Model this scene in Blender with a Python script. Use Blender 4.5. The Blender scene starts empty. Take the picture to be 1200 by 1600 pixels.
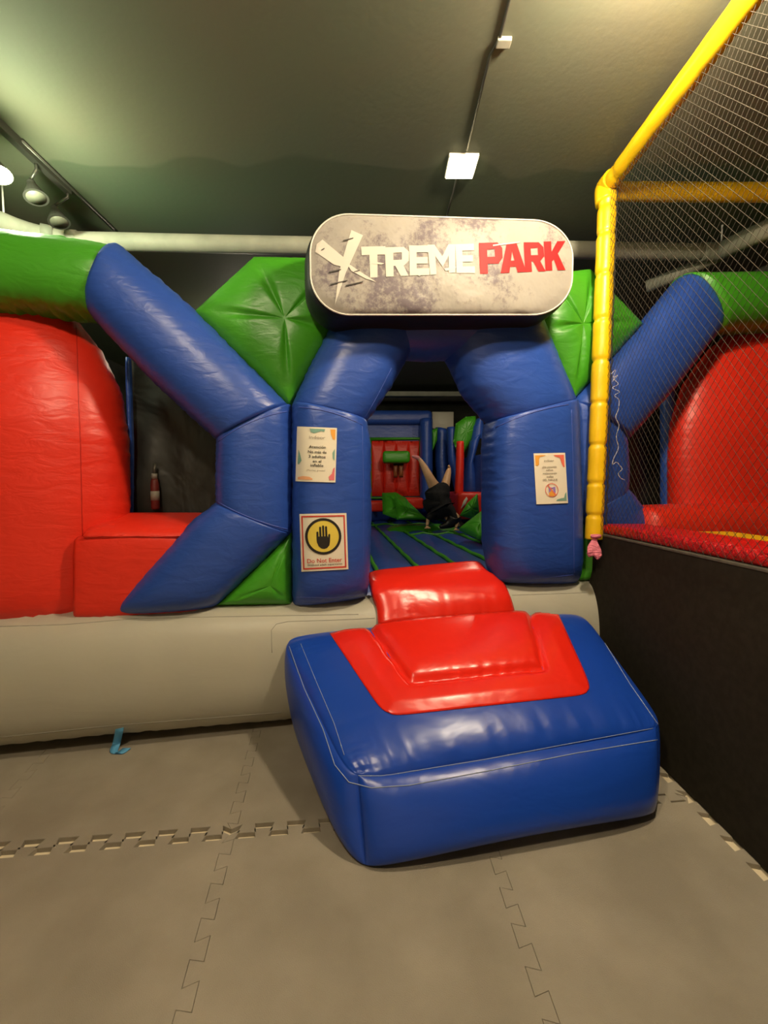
import bpy, bmesh, math, random
from mathutils import Vector, Matrix, noise
from mathutils.bvhtree import BVHTree
from mathutils.geometry import tessellate_polygon

S = bpy.context.scene
COL = S.collection
random.seed(7)
R = math.radians

# ------------------------------------------------------------------ camera
FPX = 650.0
CAM = Vector((0, 0, 1.45))
cd = bpy.data.cameras.new('camera'); cam = bpy.data.objects.new('camera', cd); COL.objects.link(cam)
cd.sensor_fit = 'HORIZONTAL'; cd.sensor_width = 36; cd.lens = FPX / 1200 * 36
cd.clip_start = 0.05; cd.clip_end = 60
cam.location = CAM; cam.rotation_euler = (R(90 - 3.52), 0, R(-0.44))
S.camera = cam
CM = cam.rotation_euler.to_matrix()

# ------------------------------------------------------------------ world, exposure
W = bpy.data.worlds.new('world'); S.world = W; W.use_nodes = True
W.node_tree.nodes['Background'].inputs[0].default_value = (0.55, 0.62, 0.5, 1)
W.node_tree.nodes['Background'].inputs[1].default_value = 0.03
S.view_settings.view_transform = 'Standard'; S.view_settings.look = 'None'
S.view_settings.exposure = 0.85; S.view_settings.gamma = 1; S.view_settings.use_curve_mapping = False

# ------------------------------------------------------------------ lights (ceiling lamps and one added globe; fixtures are built below)
CEIL = 3.5
# x, y, watts, colour
PANELS = [(0.515, 2.78, 7, (1.0, 0.80, 0.38)),
          (1.75, 6.1, 9, (1.0, 0.84, 0.60))]
GLOBES = [(1.05, 1.38, 112, (1.0, 0.82, 0.58)),
          (-0.7, 0.0, 84, (1.0, 0.81, 0.57)),
          (-1.65, 5.4, 18, (1.0, 0.88, 0.66))]  # unseen globe, added to brighten the ceiling beyond the service pipe
def area(name, loc, size, watts, color, rot=(0, 0, 0)):
    l = bpy.data.lights.new(name, 'AREA'); l.energy = watts; l.color = color; l.shape = 'SQUARE'; l.size = size
    o = bpy.data.objects.new(name, l); o.location = loc; o.rotation_euler = rot; COL.objects.link(o); return o

# ------------------------------------------------------------------ geometry helpers
def ray(px, py):
    return (CM @ Vector(((px - 600) / FPX, (800 - py) / FPX, -1))).normalized()
def atY(px, py, Y):
    d = ray(px, py); return CAM + d * (Y / d.y)
def atZ(px, py, Z):
    d = ray(px, py); return CAM + d * ((Z - CAM.z) / d.z)
SL = 0.187; Y0 = 2.67
NF = Vector((SL, -1, 0)).normalized()           # facade normal, towards the visitor
def F(px, py, o=0.0):                            # a point of the castle's front, o metres in front of its plane
    d = ray(px, py); y0 = Y0 - o * math.sqrt(1 + SL * SL)
    return CAM + d * (y0 / (d.y - SL * d.x))
def FL(pts, o=0.0): return [F(x, y, o) for x, y in pts]

def smoothstep(a, b, x):
    t = max(0, min(1, (x - a) / (b - a))); return t * t * (3 - 2 * t)

def resample(pts, n):
    pts = [Vector(p) for p in pts]
    L = [0]
    for a, b in zip(pts, pts[1:]): L.append(L[-1] + (b - a).length)
    out = []
    for i in range(n):
        s = L[-1] * i / (n - 1); k = 0
        while k < len(L) - 2 and L[k + 1] < s: k += 1
        seg = L[k + 1] - L[k]
        out.append(pts[k].lerp(pts[k + 1], (s - L[k]) / seg if seg > 0 else 0))
    return out
def spline(pts, n):                              # Catmull-Rom then even resample
    pts = [Vector(p) for p in pts]
    if len(pts) < 3: return resample(pts, n)
    e = [pts[0] * 2 - pts[1]] + pts + [pts[-1] * 2 - pts[-2]]
    out = []
    for i in range(1, len(e) - 2):
        p0, p1, p2, p3 = e[i - 1:i + 3]
        for k in range(12):
            t = k / 12
            out.append(0.5 * ((2 * p1) + (p2 - p0) * t + (2 * p0 - 5 * p1 + 4 * p2 - p3) * t * t + (3 * p1 - p0 - 3 * p2 + p3) * t ** 3))
    out.append(pts[-1])
    return resample(out, n)

def link(name, verts, faces, mat, parent=None, smooth=True, recalc=True):
    me = bpy.data.meshes.new(name); me.from_pydata([tuple(v) for v in verts], [], faces); me.update()
    if recalc:
        bm = bmesh.new(); bm.from_mesh(me); bmesh.ops.recalc_face_normals(bm, faces=bm.faces); bm.to_mesh(me); bm.free()
    if smooth: me.polygons.foreach_set('use_smooth', [True] * len(me.polygons))
    o = bpy.data.objects.new(name, me); COL.objects.link(o)
    if mat: me.materials.append(mat)
    if parent: o.parent = parent; o.matrix_parent_inverse = Matrix.Translation(-parent.location)
    return o
def link_bm(name, bm, mat, parent=None, smooth=False):
    bmesh.ops.recalc_face_normals(bm, faces=bm.faces)
    me = bpy.data.meshes.new(name); bm.to_mesh(me); bm.free()
    if smooth: me.polygons.foreach_set('use_smooth', [True] * len(me.polygons))
    o = bpy.data.objects.new(name, me); COL.objects.link(o)
    if mat: me.materials.append(mat)
    if parent: o.parent = parent; o.matrix_parent_inverse = Matrix.Translation(-parent.location)
    return o
def tag(o, label=None, cat=None, group=None, kind=None):
    if label: o['label'] = label
    if cat: o['category'] = cat
    if group: o['group'] = group
    if kind: o['kind'] = kind
    return o
def thing(name, label, cat, loc=(0, 0, 0), group=None):
    o = bpy.data.objects.new(name, None); o.empty_display_size = .1; o.location = loc; COL.objects.link(o)
    return tag(o, label, cat, group)

def box_bm(lo, hi, bev=0.0, seg=2, bm=None):
    new = bm is None
    b = bmesh.new()
    bmesh.ops.create_cube(b, size=1)
    for v in b.verts:
        v.co = Vector([lo[i] + (v.co[i] + .5) * (hi[i] - lo[i]) for i in range(3)])
    if bev: bmesh.ops.bevel(b, geom=b.edges[:], offset=bev, segments=seg, affect='EDGES', profile=.6)
    if new: return b
    me = bpy.data.meshes.new('tmp'); b.to_mesh(me); b.free(); bm.from_mesh(me); bpy.data.meshes.remove(me); return bm

def sweep(pts, rad, sides=10, caps=True):        # tube along a polyline -> verts, faces
    pts = [Vector(p) for p in pts]; n = len(pts)
    rr = rad if isinstance(rad, (list, tuple)) else [rad] * n
    V, Fc = [], []
    t0 = (pts[1] - pts[0]).normalized()
    up = Vector((0, 0, 1)) if abs(t0.z) < .9 else Vector((1, 0, 0))
    x = t0.cross(up).normalized()
    for i in range(n):
        t = (pts[min(i + 1, n - 1)] - pts[max(i - 1, 0)]).normalized()
        x = (x - t * x.dot(t)).normalized(); y = t.cross(x)
        for k in range(sides):
            a = 2 * math.pi * k / sides
            V.append(pts[i] + (x * math.cos(a) + y * math.sin(a)) * rr[i])
    for i in range(n - 1):
        for k in range(sides):
            k2 = (k + 1) % sides
            Fc.append((i * sides + k, i * sides + k2, (i + 1) * sides + k2, (i + 1) * sides + k))
    if caps:
        Fc.append(tuple(range(sides))[::-1]); Fc.append(tuple((n - 1) * sides + k for k in range(sides)))
    return V, Fc
def tube(name, pts, rad, mat, parent=None, sides=10):
    V, Fc = sweep(pts, rad, sides); return link(name, V, Fc, mat, parent)

SEED = [0]
def loft(name, A, B, Rf, mat, parent, nu=72, nv=56, n=None, ex=2.0, Rb=None, puck=.003, sidepuck=.005,
         pinch=.035, curved=False, ends=(1, 1), pd=.04, prof=None, tap=0):
    """inflated segment between two side curves A and B; Rf bulge in front, Rb behind"""
    SEED[0] += 1; sd = SEED[0] * 7.31
    n = n or NF; Rb = Rf if Rb is None else Rb
    f = spline if curved else resample
    A = f(A, nu); B = f(B, nu)
    V, Fc = [], []
    mid = [(a + b) / 2 for a, b in zip(A, B)]
    L = [0]
    for a, b in zip(mid, mid[1:]): L.append(L[-1] + (b - a).length)
    for i in range(nu):
        c = mid[i]; h = (A[i] - B[i]) / 2
        d0 = L[i] if ends[0] else 9; d1 = (L[-1] - L[i]) if ends[1] else 9
        d = min(d0, d1)
        e = math.exp(-d / pd)
        for k in range(nv):
            th = 2 * math.pi * k / nv
            cs, sn = math.cos(th), math.sin(th)
            u = math.copysign(abs(cs) ** (2 / ex), cs); w = math.copysign(abs(sn) ** (2 / ex), sn)
            r = (Rf if sn > 0 else Rb) * (prof(i / (nu - 1)) if prof else 1)
            k1 = (1 - pinch * e) * (1 - tap * math.exp(-(L[-1] - L[i]) / .07))
            pk = 0
            if puck:
                pk -= puck * e * (0.6 + 1.6 * noise.noise(Vector((th * 5.5, sd, d * 2))))
            if sidepuck:
                es = math.exp(-(1 - abs(cs)) / .10)
                pk -= sidepuck * es * (0.5 + 1.8 * noise.noise(Vector((L[i] * 30, sd, cs * 3))))
            p = c + h * u * (1 - .25 * pinch * e) + n * (w * r * k1)
            if pk:
                nn = (h.normalized() * cs + n * sn); p += nn * pk
            V.append(p)
    for i in range(nu - 1):
        for k in range(nv):
            k2 = (k + 1) % nv
            Fc.append((i * nv + k, i * nv + k2, (i + 1) * nv + k2, (i + 1) * nv + k))
    Fc.append(tuple(range(nv))[::-1]); Fc.append(tuple((nu - 1) * nv + k for k in range(nv)))
    o = link(name, V, Fc, mat, parent)
    return o

def pillow(name, poly, c, Rf, mat, parent, n=None, Rb=None, per=26, rings=22, crease=.35, curved_edge=0):
    """panel sewn along poly, blown up towards its centre c, with creases running to the corners"""
    n = n or NF; Rb = Rf if Rb is None else Rb
    m = len(poly); E = []; fr = []
    SEED[0] += 1; sd = SEED[0] * 3.3
    for i in range(m):
        a, b = poly[i], poly[(i + 1) % m]
        for k in range(per):
            t = k / per; E.append(a.lerp(b, t)); fr.append(t)
    V, Fc = [], []
    N = len(E)
    def put(side):
        base = len(V); rad = Rf if side > 0 else Rb
        for j in range(rings):
            s = j / rings
            for i in range(N):
                g = math.sqrt(max(0, 1 - (1 - s) ** 2.6))
                cr = math.exp(-(min(fr[i], 1 - fr[i]) / .10) ** 2) * crease * math.sin(math.pi * min(1, s * 1.0)) if crease else 0
                cr2 = crease * .7 * math.exp(-((1 - s) / .18) ** 2)
                pk = .006 * math.exp(-s / .12) * noise.noise(Vector((i * .9, sd, 0)))
                V.append(E[i].lerp(c, s) + n * side * (rad * g * (1 - cr) * (1 - cr2 * .6) + pk))
        V.append(c + n * side * rad * (1 - crease * .42))
        for j in range(rings - 1):
            for i in range(N):
                i2 = (i + 1) % N
                Fc.append((base + j * N + i, base + j * N + i2, base + (j + 1) * N + i2, base + (j + 1) * N + i))
        top = base + rings * N
        for i in range(N): Fc.append((base + (rings - 1) * N + i, base + (rings - 1) * N + (i + 1) % N, top))
    put(1); put(-1)
    o = link(name, V, Fc, mat, parent)
    bm = bmesh.new(); bm.from_mesh(o.data); bmesh.ops.remove_doubles(bm, verts=bm.verts, dist=.0004)
    bmesh.ops.recalc_face_normals(bm, faces=bm.faces); bm.to_mesh(o.data); bm.free()
    return o

def bvh_of(*objs):
    V, P = [], []
    for o in objs:
        b = len(V); M = o.matrix_parent_inverse.copy()
        if o.parent: M = Matrix.Translation(o.parent.location) @ M
        V += [M @ v.co for v in o.data.vertices]; P += [tuple(b + i for i in p.vertices) for p in o.data.polygons]
    return BVHTree.FromPolygons(V, P)
def hit(bvh, px, py, eps=0.0):
    loc, nr, idx, dist = bvh.ray_cast(CAM, ray(px, py))
    if loc is None: return None
    if nr.dot(ray(px, py)) > 0: nr = -nr
    return loc + nr * eps
def hit_near(bvh, px, py, cx, cy, eps=0.0):
    for k in range(30):
        h = hit(bvh, px, py, eps)
        if h: return h
        d = math.hypot(cx - px, cy - py); px += (cx - px) / d * 2; py += (cy - py) / d * 2
    return None
def line_on(name, bvh, pts, r, mat, parent, step=6, sides=6, eps=0.0):
    out = []
    for (x0, y0), (x1, y1) in zip(pts, pts[1:]):
        n = max(1, int(math.hypot(x1 - x0, y1 - y0) / step))
        for k in range(n):
            h = hit(bvh, x0 + (x1 - x0) * k / n, y0 + (y1 - y0) * k / n, eps)
            if h: out.append(h)
    h = hit(bvh, *pts[-1], eps)
    if h: out.append(h)
    if len(out) < 2: return None
    return tube(name, out, r, mat, parent, sides)
def arc_px(a, b, sag, n=10):                     # pixel polyline from a to b bowed by sag pixels
    (x0, y0), (x1, y1) = a, b; L = math.hypot(x1 - x0, y1 - y0); nx, ny = -(y1 - y0) / L, (x1 - x0) / L
    return [(x0 + (x1 - x0) * t + nx * sag * 4 * t * (1 - t), y0 + (y1 - y0) * t + ny * sag * 4 * t * (1 - t)) for t in [i / n for i in range(n + 1)]]
def bil(q, u, v):
    (a, b, c, d) = q                             # a top-left, b top-right, c bottom-right, d bottom-left
    return tuple((a[i] * (1 - u) + b[i] * u) * (1 - v) + (d[i] * (1 - u) + c[i] * u) * v for i in range(2))

# ------------------------------------------------------------------ materials
def mat_new(name):
    m = bpy.data.materials.new(name); m.use_nodes = True
    return m, m.node_tree.nodes, m.node_tree.links, m.node_tree.nodes['Principled BSDF']
def plain(name, col, rough=.6, metal=0, spec=.5):
    m, N, L, P = mat_new(name)
    P.inputs['Base Color'].default_value = (*col, 1); P.inputs['Roughness'].default_value = rough
    P.inputs['Metallic'].default_value = metal; P.inputs['Specular IOR Level'].default_value = spec
    return m
def vinyl(name, col, rough=.36, wr=.35, scale=5.0, var=.12, fine=.05, spec=.5, stretch=(1, 1, 2.4)):
    m, N, L, P = mat_new(name)
    tc = N.new('ShaderNodeTexCoord'); mp = N.new('ShaderNodeMapping'); mp.inputs['Scale'].default_value = stretch
    L.new(tc.outputs['Object'], mp.inputs['Vector'])
    n1 = N.new('ShaderNodeTexNoise'); n1.inputs['Scale'].default_value = scale; n1.inputs['Detail'].default_value = 3; n1.inputs['Distortion'].default_value = .6
    n2 = N.new('ShaderNodeTexNoise'); n2.inputs['Scale'].default_value = 260; n2.inputs['Detail'].default_value = 1
    n3 = N.new('ShaderNodeTexNoise'); n3.inputs['Scale'].default_value = 2.2; n3.inputs['Detail'].default_value = 5
    for n in (n1,): L.new(mp.outputs[0], n.inputs['Vector'])
    for n in (n2, n3): L.new(tc.outputs['Object'], n.inputs['Vector'])
    mx = N.new('ShaderNodeMixRGB'); mx.inputs[1].default_value = (*[c * (1 - var) for c in col], 1); mx.inputs[2].default_value = (*[min(1, c * (1 + var)) for c in col], 1)
    L.new(n3.outputs['Fac'], mx.inputs[0]); L.new(mx.outputs[0], P.inputs['Base Color'])
    b1 = N.new('ShaderNodeBump'); b1.inputs['Strength'].default_value = wr; b1.inputs['Distance'].default_value = .03
    L.new(n1.outputs['Fac'], b1.inputs['Height'])
    b2 = N.new('ShaderNodeBump'); b2.inputs['Strength'].default_value = fine; b2.inputs['Distance'].default_value = .002
    L.new(n2.outputs['Fac'], b2.inputs['Height']); L.new(b1.outputs[0], b2.inputs['Normal']); L.new(b2.outputs[0], P.inputs['Normal'])
    P.inputs['Roughness'].default_value = rough; P.inputs['Specular IOR Level'].default_value = spec
    return m
def mottled(name, c1, c2, scale=2, rough=.8, bump=.1, detail=8, bscale=40, lo=.35, hi=.65, spec=.3):
    m, N, L, P = mat_new(name)
    tc = N.new('ShaderNodeTexCoord')
    n1 = N.new('ShaderNodeTexNoise'); n1.inputs['Scale'].default_value = scale; n1.inputs['Detail'].default_value = detail
    n2 = N.new('ShaderNodeTexNoise'); n2.inputs['Scale'].default_value = bscale; n2.inputs['Detail'].default_value = 4
    L.new(tc.outputs['Object'], n1.inputs['Vector']); L.new(tc.outputs['Object'], n2.inputs['Vector'])
    r = N.new('ShaderNodeValToRGB'); r.color_ramp.elements[0].position = lo; r.color_ramp.elements[1].position = hi
    r.color_ramp.elements[0].color = (*c1, 1); r.color_ramp.elements[1].color = (*c2, 1)
    L.new(n1.outputs['Fac'], r.inputs[0]); L.new(r.outputs[0], P.inputs['Base Color'])
    b = N.new('ShaderNodeBump'); b.inputs['Strength'].default_value = bump; b.inputs['Distance'].default_value = .01
    L.new(n2.outputs['Fac'], b.inputs['Height']); L.new(b.outputs[0], P.inputs['Normal'])
    P.inputs['Roughness'].default_value = rough; P.inputs['Specular IOR Level'].default_value = spec
    return m
def emit(name, col, s):
    m, N, L, P = mat_new(name)
    P.inputs['Base Color'].default_value = (*col, 1); P.inputs['Emission Color'].default_value = (*col, 1); P.inputs['Emission Strength'].default_value = s
    return m

BLUE = vinyl('blue_vinyl', (0.022, 0.072, 0.36), .38, wr=.20, scale=7)
BLUE2 = vinyl('step_blue_vinyl', (0.008, 0.055, 0.40), .30, wr=.22, scale=3)
GREEN = vinyl('green_vinyl', (0.050, 0.29, 0.012), .40, wr=.20, scale=7)
RED = vinyl('red_vinyl', (0.74, 0.026, 0.010), .40, wr=.20, scale=7)
RED2 = vinyl('step_red_vinyl', (0.80, 0.020, 0.008), .27, wr=.25, scale=3)
GREY = vinyl('grey_vinyl', (0.44, 0.42, 0.34), .45, wr=.12, scale=3)
GREYSEAM = plain('grey_seam', (0.30, 0.29, 0.24), .5)
BLUESEAM = plain('blue_seam', (0.06, 0.10, 0.42), .4)
REDSEAM = plain('red_seam', (0.50, 0.012, 0.006), .4)
THREAD = plain('stitch_thread', (0.28, 0.34, 0.50), .6)
YELLOW = vinyl('yellow_vinyl', (0.80, 0.50, 0.006), .36, wr=.08, scale=9)
YELLOWSEAM = plain('yellow_seam', (0.55, 0.32, 0.0), .5)
BLACKV = vinyl('black_vinyl', (0.010, 0.009, 0.009), .55, wr=.2, scale=4, spec=.25)
DARKMESH = vinyl('dark_mesh_cloth', (0.010, 0.011, 0.009), .42, wr=1.0, scale=3.2, stretch=(1, 1, .7))
CARPET = mottled('black_carpet', (0.022, 0.018, 0.012), (0.028, 0.024, 0.016), 30, .95, .12, bscale=400, spec=.15)
FOAM = mottled('grey_foam', (0.245, 0.215, 0.165), (0.335, 0.298, 0.235), 2.4, .72, .35, bscale=350, spec=.35)
CREAM = mottled('cream_floor', (0.66, 0.56, 0.38), (0.74, 0.64, 0.46), 4, .6, .05)
PIPE = mottled('painted_pipe', (0.30, 0.31, 0.25), (0.38, 0.38, 0.31), 6, .6, .1)
DARKWALL = mottled('dark_wall_paint', (0.020, 0.022, 0.018), (0.035, 0.036, 0.030), 3, .85, .2)
METAL = plain('dark_lamp_metal', (0.10, 0.10, 0.085), .4, .6)
BLACKM = plain('black_paint', (0.01, 0.01, 0.01), .5)
PAPER = plain('white_paper', (0.80, 0.74, 0.60), .32)
INK = plain('black_ink', (0.015, 0.012, 0.01), .5)
REDINK = plain('red_ink', (0.60, 0.05, 0.03), .5)
YELINK = plain('yellow_ink', (0.75, 0.58, 0.08), .5)
TEAL = plain('teal_ink', (0.20, 0.38, 0.30), .5)
ORANGE = plain('orange_ink', (0.80, 0.36, 0.05), .5)
CORAL = plain('coral_ink', (0.75, 0.16, 0.10), .5)
PINKINK = plain('pink_ink', (0.72, 0.18, 0.20), .5)
PEACH = plain('peach_ink', (0.80, 0.40, 0.20), .5)
GREYINK = plain('grey_ink', (0.30, 0.26, 0.20), .5)
PURPLE = plain('purple_ink', (0.30, 0.20, 0.55), .5)
PINK = vinyl('pink_cloth', (0.75, 0.20, 0.28), .7, wr=.6, scale=30)
SKIN = plain('skin', (0.62, 0.36, 0.20), .5)
SOCK = plain('pink_sock', (0.62, 0.22, 0.24), .7)
CLOTH = mottled('black_cloth', (0.006, 0.006, 0.008), (0.014, 0.013, 0.016), 12, .85, .5, bscale=60)
HAIR = plain('dark_hair', (0.008, 0.005, 0.004), .4)
STRAP = plain('light_blue_webbing', (0.10, 0.36, 0.62), .6)
NETM = plain('grey_net_cord', (0.05, 0.045, 0.035), 1.0, 0, .1)
CORD = plain('white_cord', (0.62, 0.60, 0.62), .5)
WHITE = plain('white_plastic', (0.75, 0.74, 0.70), .5)

# ------------------------------------------------------------------ room
def slab(name, lo, hi, mat):
    o = link_bm(name, box_bm(lo, hi), mat); o['kind'] = 'structure'; return o
slab('floor', (-4.6, -3.1, -.30), (5.1, 9.7, -.02), CREAM)
m, N, L, P = mat_new('ceiling_paint')            # blotchy grey-green paint, darker behind a wavy edge
tc = N.new('ShaderNodeTexCoord'); sep = N.new('ShaderNodeSeparateXYZ'); L.new(tc.outputs['Object'], sep.inputs[0])
n1 = N.new('ShaderNodeTexNoise'); n1.inputs['Scale'].default_value = .55; n1.inputs['Detail'].default_value = 4; L.new(tc.outputs['Object'], n1.inputs['Vector'])
n2 = N.new('ShaderNodeTexNoise'); n2.inputs['Scale'].default_value = 30; n2.inputs['Detail'].default_value = 6; L.new(tc.outputs['Object'], n2.inputs['Vector'])
r1 = N.new('ShaderNodeValToRGB'); r1.color_ramp.elements[0].position = .38; r1.color_ramp.elements[1].position = .62
r1.color_ramp.elements[0].color = (0.125, 0.152, 0.104, 1); r1.color_ramp.elements[1].color = (0.150, 0.140, 0.096, 1)
L.new(n1.outputs['Fac'], r1.inputs[0])
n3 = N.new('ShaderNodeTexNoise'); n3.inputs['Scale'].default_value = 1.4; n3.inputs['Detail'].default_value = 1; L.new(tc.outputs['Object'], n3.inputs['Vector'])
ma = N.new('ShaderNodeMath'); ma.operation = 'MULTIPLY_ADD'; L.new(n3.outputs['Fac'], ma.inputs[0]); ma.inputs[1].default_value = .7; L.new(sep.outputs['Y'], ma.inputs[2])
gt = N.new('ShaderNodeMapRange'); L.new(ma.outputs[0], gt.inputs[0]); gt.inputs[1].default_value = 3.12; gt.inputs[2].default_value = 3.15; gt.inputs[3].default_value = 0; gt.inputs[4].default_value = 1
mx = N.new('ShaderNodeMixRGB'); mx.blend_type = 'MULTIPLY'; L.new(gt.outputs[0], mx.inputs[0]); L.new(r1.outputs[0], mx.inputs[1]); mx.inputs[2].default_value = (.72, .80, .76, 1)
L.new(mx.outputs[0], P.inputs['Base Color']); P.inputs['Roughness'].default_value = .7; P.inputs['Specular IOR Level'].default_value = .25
bp = N.new('ShaderNodeBump'); bp.inputs['Strength'].default_value = .10; bp.inputs['Distance'].default_value = .01; L.new(n2.outputs['Fac'], bp.inputs['Height']); L.new(bp.outputs[0], P.inputs['Normal'])
CEILM = m
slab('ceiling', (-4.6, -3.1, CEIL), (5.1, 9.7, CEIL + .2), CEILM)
slab('wall_back', (-4.6, 9.5, -.02), (5.1, 9.7, CEIL), DARKWALL)
slab('wall_left', (-4.6, -3.1, -.02), (-4.4, 9.5, CEIL), DARKWALL)
slab('wall_right', (4.9, -3.1, -.02), (5.1, 9.5, CEIL), DARKWALL)
slab('wall_front', (-4.4, -3.1, -.02), (4.9, -2.9, CEIL), mottled('cream_wall', (.5, .46, .36), (.56, .5, .4), 2, .8))
# pale beam under the ceiling, seen through the arch
bo = slab('trim_1', (-4.4, 8.55, 3.28), (4.9, 8.75, 3.37), PIPE)
# cable run in the ceiling
cb = tube('ceiling_cable', [(0.53, -2.5, CEIL - .006), (0.535, 1.3, CEIL - .006), (0.545, 2.02, CEIL - .006), (0.52, 2.1, CEIL - .006), (0.525, 2.66, CEIL - .006)], .007, METAL, None, 6)
tag(cb, 'thin dark cable running along the ceiling to the square lamp', 'cable')
cb = tube('ceiling_cable', [(0.505, 2.90, CEIL - .006), (0.50, 3.3, CEIL - .006)], .007, METAL, None, 6)
tag(cb, 'short end of ceiling cable between the square lamp and the big sign', 'cable')
cl = link_bm('cable_clip', box_bm((.535, 2.02, CEIL - .02), (.60, 2.06, CEIL), .004), PIPE)
tag(cl, 'small pale clip beside the cable on the ceiling', 'clip')

# ceiling lamps
LABS = ['small square lit ceiling lamp above the big sign', 'square ceiling lamp above the inside of the inflatable, behind the sign']
for (x, y, wt, col), lb in zip(GLOBES, ('white globe lamp on the ceiling near the black wall', 'white globe lamp on the ceiling above the visitor', 'added white globe light, out of sight over the inside of the inflatable')):
    t = thing('globe_lamp', lb, 'lamp', (x, y, CEIL))
    tube('lamp_base', [(x, y, CEIL), (x, y, CEIL - .02), (x, y, CEIL - .07)], [.07, .07, .03], WHITE, t, 20)
    bm = bmesh.new(); bmesh.ops.create_uvsphere(bm, u_segments=24, v_segments=12, radius=.10); bmesh.ops.translate(bm, verts=bm.verts, vec=(x, y, CEIL - .16))
    g = link_bm('globe', bm, emit('globe_glow', col, wt / (math.pi * 4 * math.pi * .01)), t, True)
for i, (x, y, wt, col) in enumerate(PANELS):
    t = thing('ceiling_lamp', LABS[i], 'lamp', (x, y, CEIL))
    s = .093
    link_bm('lamp_housing', box_bm((x - s, y - s, CEIL - .02), (x + s, y + s, CEIL), .003), WHITE, t)
    d = link_bm('diffuser', box_bm((x - s + .006, y - s + .006, CEIL - .026), (x + s - .006, y + s - .006, CEIL - .021), .001), emit('lamp_glow', (1, .86, .50), 9), t)
    area('lamp_light', (x, y, CEIL - .03), 2 * s - .03, wt, col)

# track lights
XT = -2.14
t = thing('track_light', 'dark track with conical spots on the ceiling at upper left', 'track light', (XT, 2.9, CEIL))
link_bm('track', box_bm((XT - .022, 2.0, CEIL - .05), (XT + .022, 3.0, CEIL), .004), METAL, t)
tube('feed_cable', [(XT + .02, 2.6, CEIL - .012), (XT + .02, 3.45, CEIL - .012)], .012, METAL, t, 8)
for (px, py, Yp, on) in ((-6, 264, 2.42, 1), (54, 301, 2.72, 0), (90, 340, 2.98, 0)):
    c = atY(px, py, Yp)
    dr = Vector((.35, -.10, -1)).normalized()
    h = c - dr * .085
    sp = tube('spot_shade', [h, h + dr * .012, h + dr * .03, h + dr * .032, h + dr * .12], [.014, .022, .024, .025, .066], METAL, t, 20)
    tube('stem', [(XT, h.y, CEIL - .03), (XT, h.y, h.z + .06), h], .009, METAL, sp, 8)
    sp.data.polygons.foreach_set('use_smooth', [False] * len(sp.data.polygons))
    if not on: tube('reflector', [h + dr * .119, h + dr * .122], [.052, .052], plain('dull_reflector', (.12, .12, .09), .5), sp, 20)
    if on:
        g = tube('bulb', [h + dr * .112, h + dr * .126], [.055, .055], emit('spot_glow', (1, .93, .80), 14), sp, 20)
        l = bpy.data.lights.new('spot_light', 'POINT'); l.energy = 30; l.color = (.92, 1.0, .66); l.shadow_soft_size = .06
        lo = bpy.data.objects.new('spot_light', l); lo.location = h + dr * .20; COL.objects.link(lo)

# service pipes under the ceiling
t = thing('service_pipe', 'long pale painted pipe crossing under the ceiling behind the inflatable', 'pipe', (0, 3.25, 3.3))
pts = [atY(-90, 318, 2.75), atY(-20, 338, 2.9), atY(45, 362, 3.1), atY(110, 375, 3.22), atY(200, 378, 3.27), atY(480, 384, 3.3), atY(920, 391, 3.38), atY(1100, 394, 3.40)]
tube('pipe_run', spline(pts, 90), .062, PIPE, t, 20)
tube('elbow', spline([atY(1095, 394, 3.40), atY(1125, 392, 3.38), atY(1150, 380, 3.25), atY(1215, 352, 3.02), atY(1300, 320, 2.97)], 30), .066, PIPE, t, 20)
tube('branch', [atY(1125, 398, 3.42), atY(1060, 428, 3.6), atY(1010, 448, 3.75)], .05, PIPE, t, 16)
tube('coupling', [atY(66, 367, 3.14), atY(84, 371, 3.17)], .074, PIPE, t, 20)
tube('coupling', [atY(108, 375, 3.22), atY(122, 376, 3.23)], .068, PIPE, t, 20)
for (x0, y0, y1, yy) in ((6, 295, 340, 2.99),):
    tube('hanger_rod', [atY(x0, y1, yy), atY(x0, y1, yy) * 1.0 + Vector((0, 0, CEIL - atY(x0, y1, yy).z))], .006, WHITE, t, 6)
tube('hanger_rod', [atY(1127, 385, 3.38), Vector((atY(1127, 385, 3.38).x, 3.38, CEIL))], .006, WHITE, t, 6)
o = tube('service_pipe', spline([atY(1140, 455, 3.9), atY(1180, 432, 3.75), atY(1240, 405, 3.5), atY(1330, 360, 3.2)], 20), .05, PIPE, None, 16)
tag(o, 'short pale pipe above the green tube at right behind netting', 'pipe')

# ------------------------------------------------------------------ foam floor tiles with puzzle edges
def edge_pts(a, b, nt, phase, depth=.045):
    """dovetail zig-zag from a to b"""
    a, b = Vector(a), Vector(b); d = (b - a); Ln = d.length; d /= Ln; nn = Vector((d.y, -d.x))
    p = Ln / nt; out = [a.copy()]
    for k in range(nt):
        s0 = k * p; sg = 1 if phase else 1
        if True:
            for (s, o) in ((.30, -.5), (.20, .5), (.80, .5), (.70, -.5)):
                out.append(a + d * (s0 + s * p) + nn * depth * o)
    out.append(b.copy())
    return out
CX = {-3: (-2.72, -2.46), -2: (-1.68, -1.50), -1: (-.632, -.515), 0: (.440, .462), 1: (1.430, 1.430)}
def node(c, r):                                  # r = 0 row seam at Y about 1.79, +1 beyond, -1 nearer
    xf, xn = CX[c]; yy = 1.735 + r * 1.0
    x = xf + (xn - xf) * (1.72 - yy) / .82
    return Vector((x, yy + .085 * x))
hedge = {}; vedge = {}
NT = 8
for c in CX:
    for r in (-2, -1, 0, 1):
        vedge[c, r] = edge_pts(node(c, r), node(c, r + 1), NT, 0)
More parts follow.
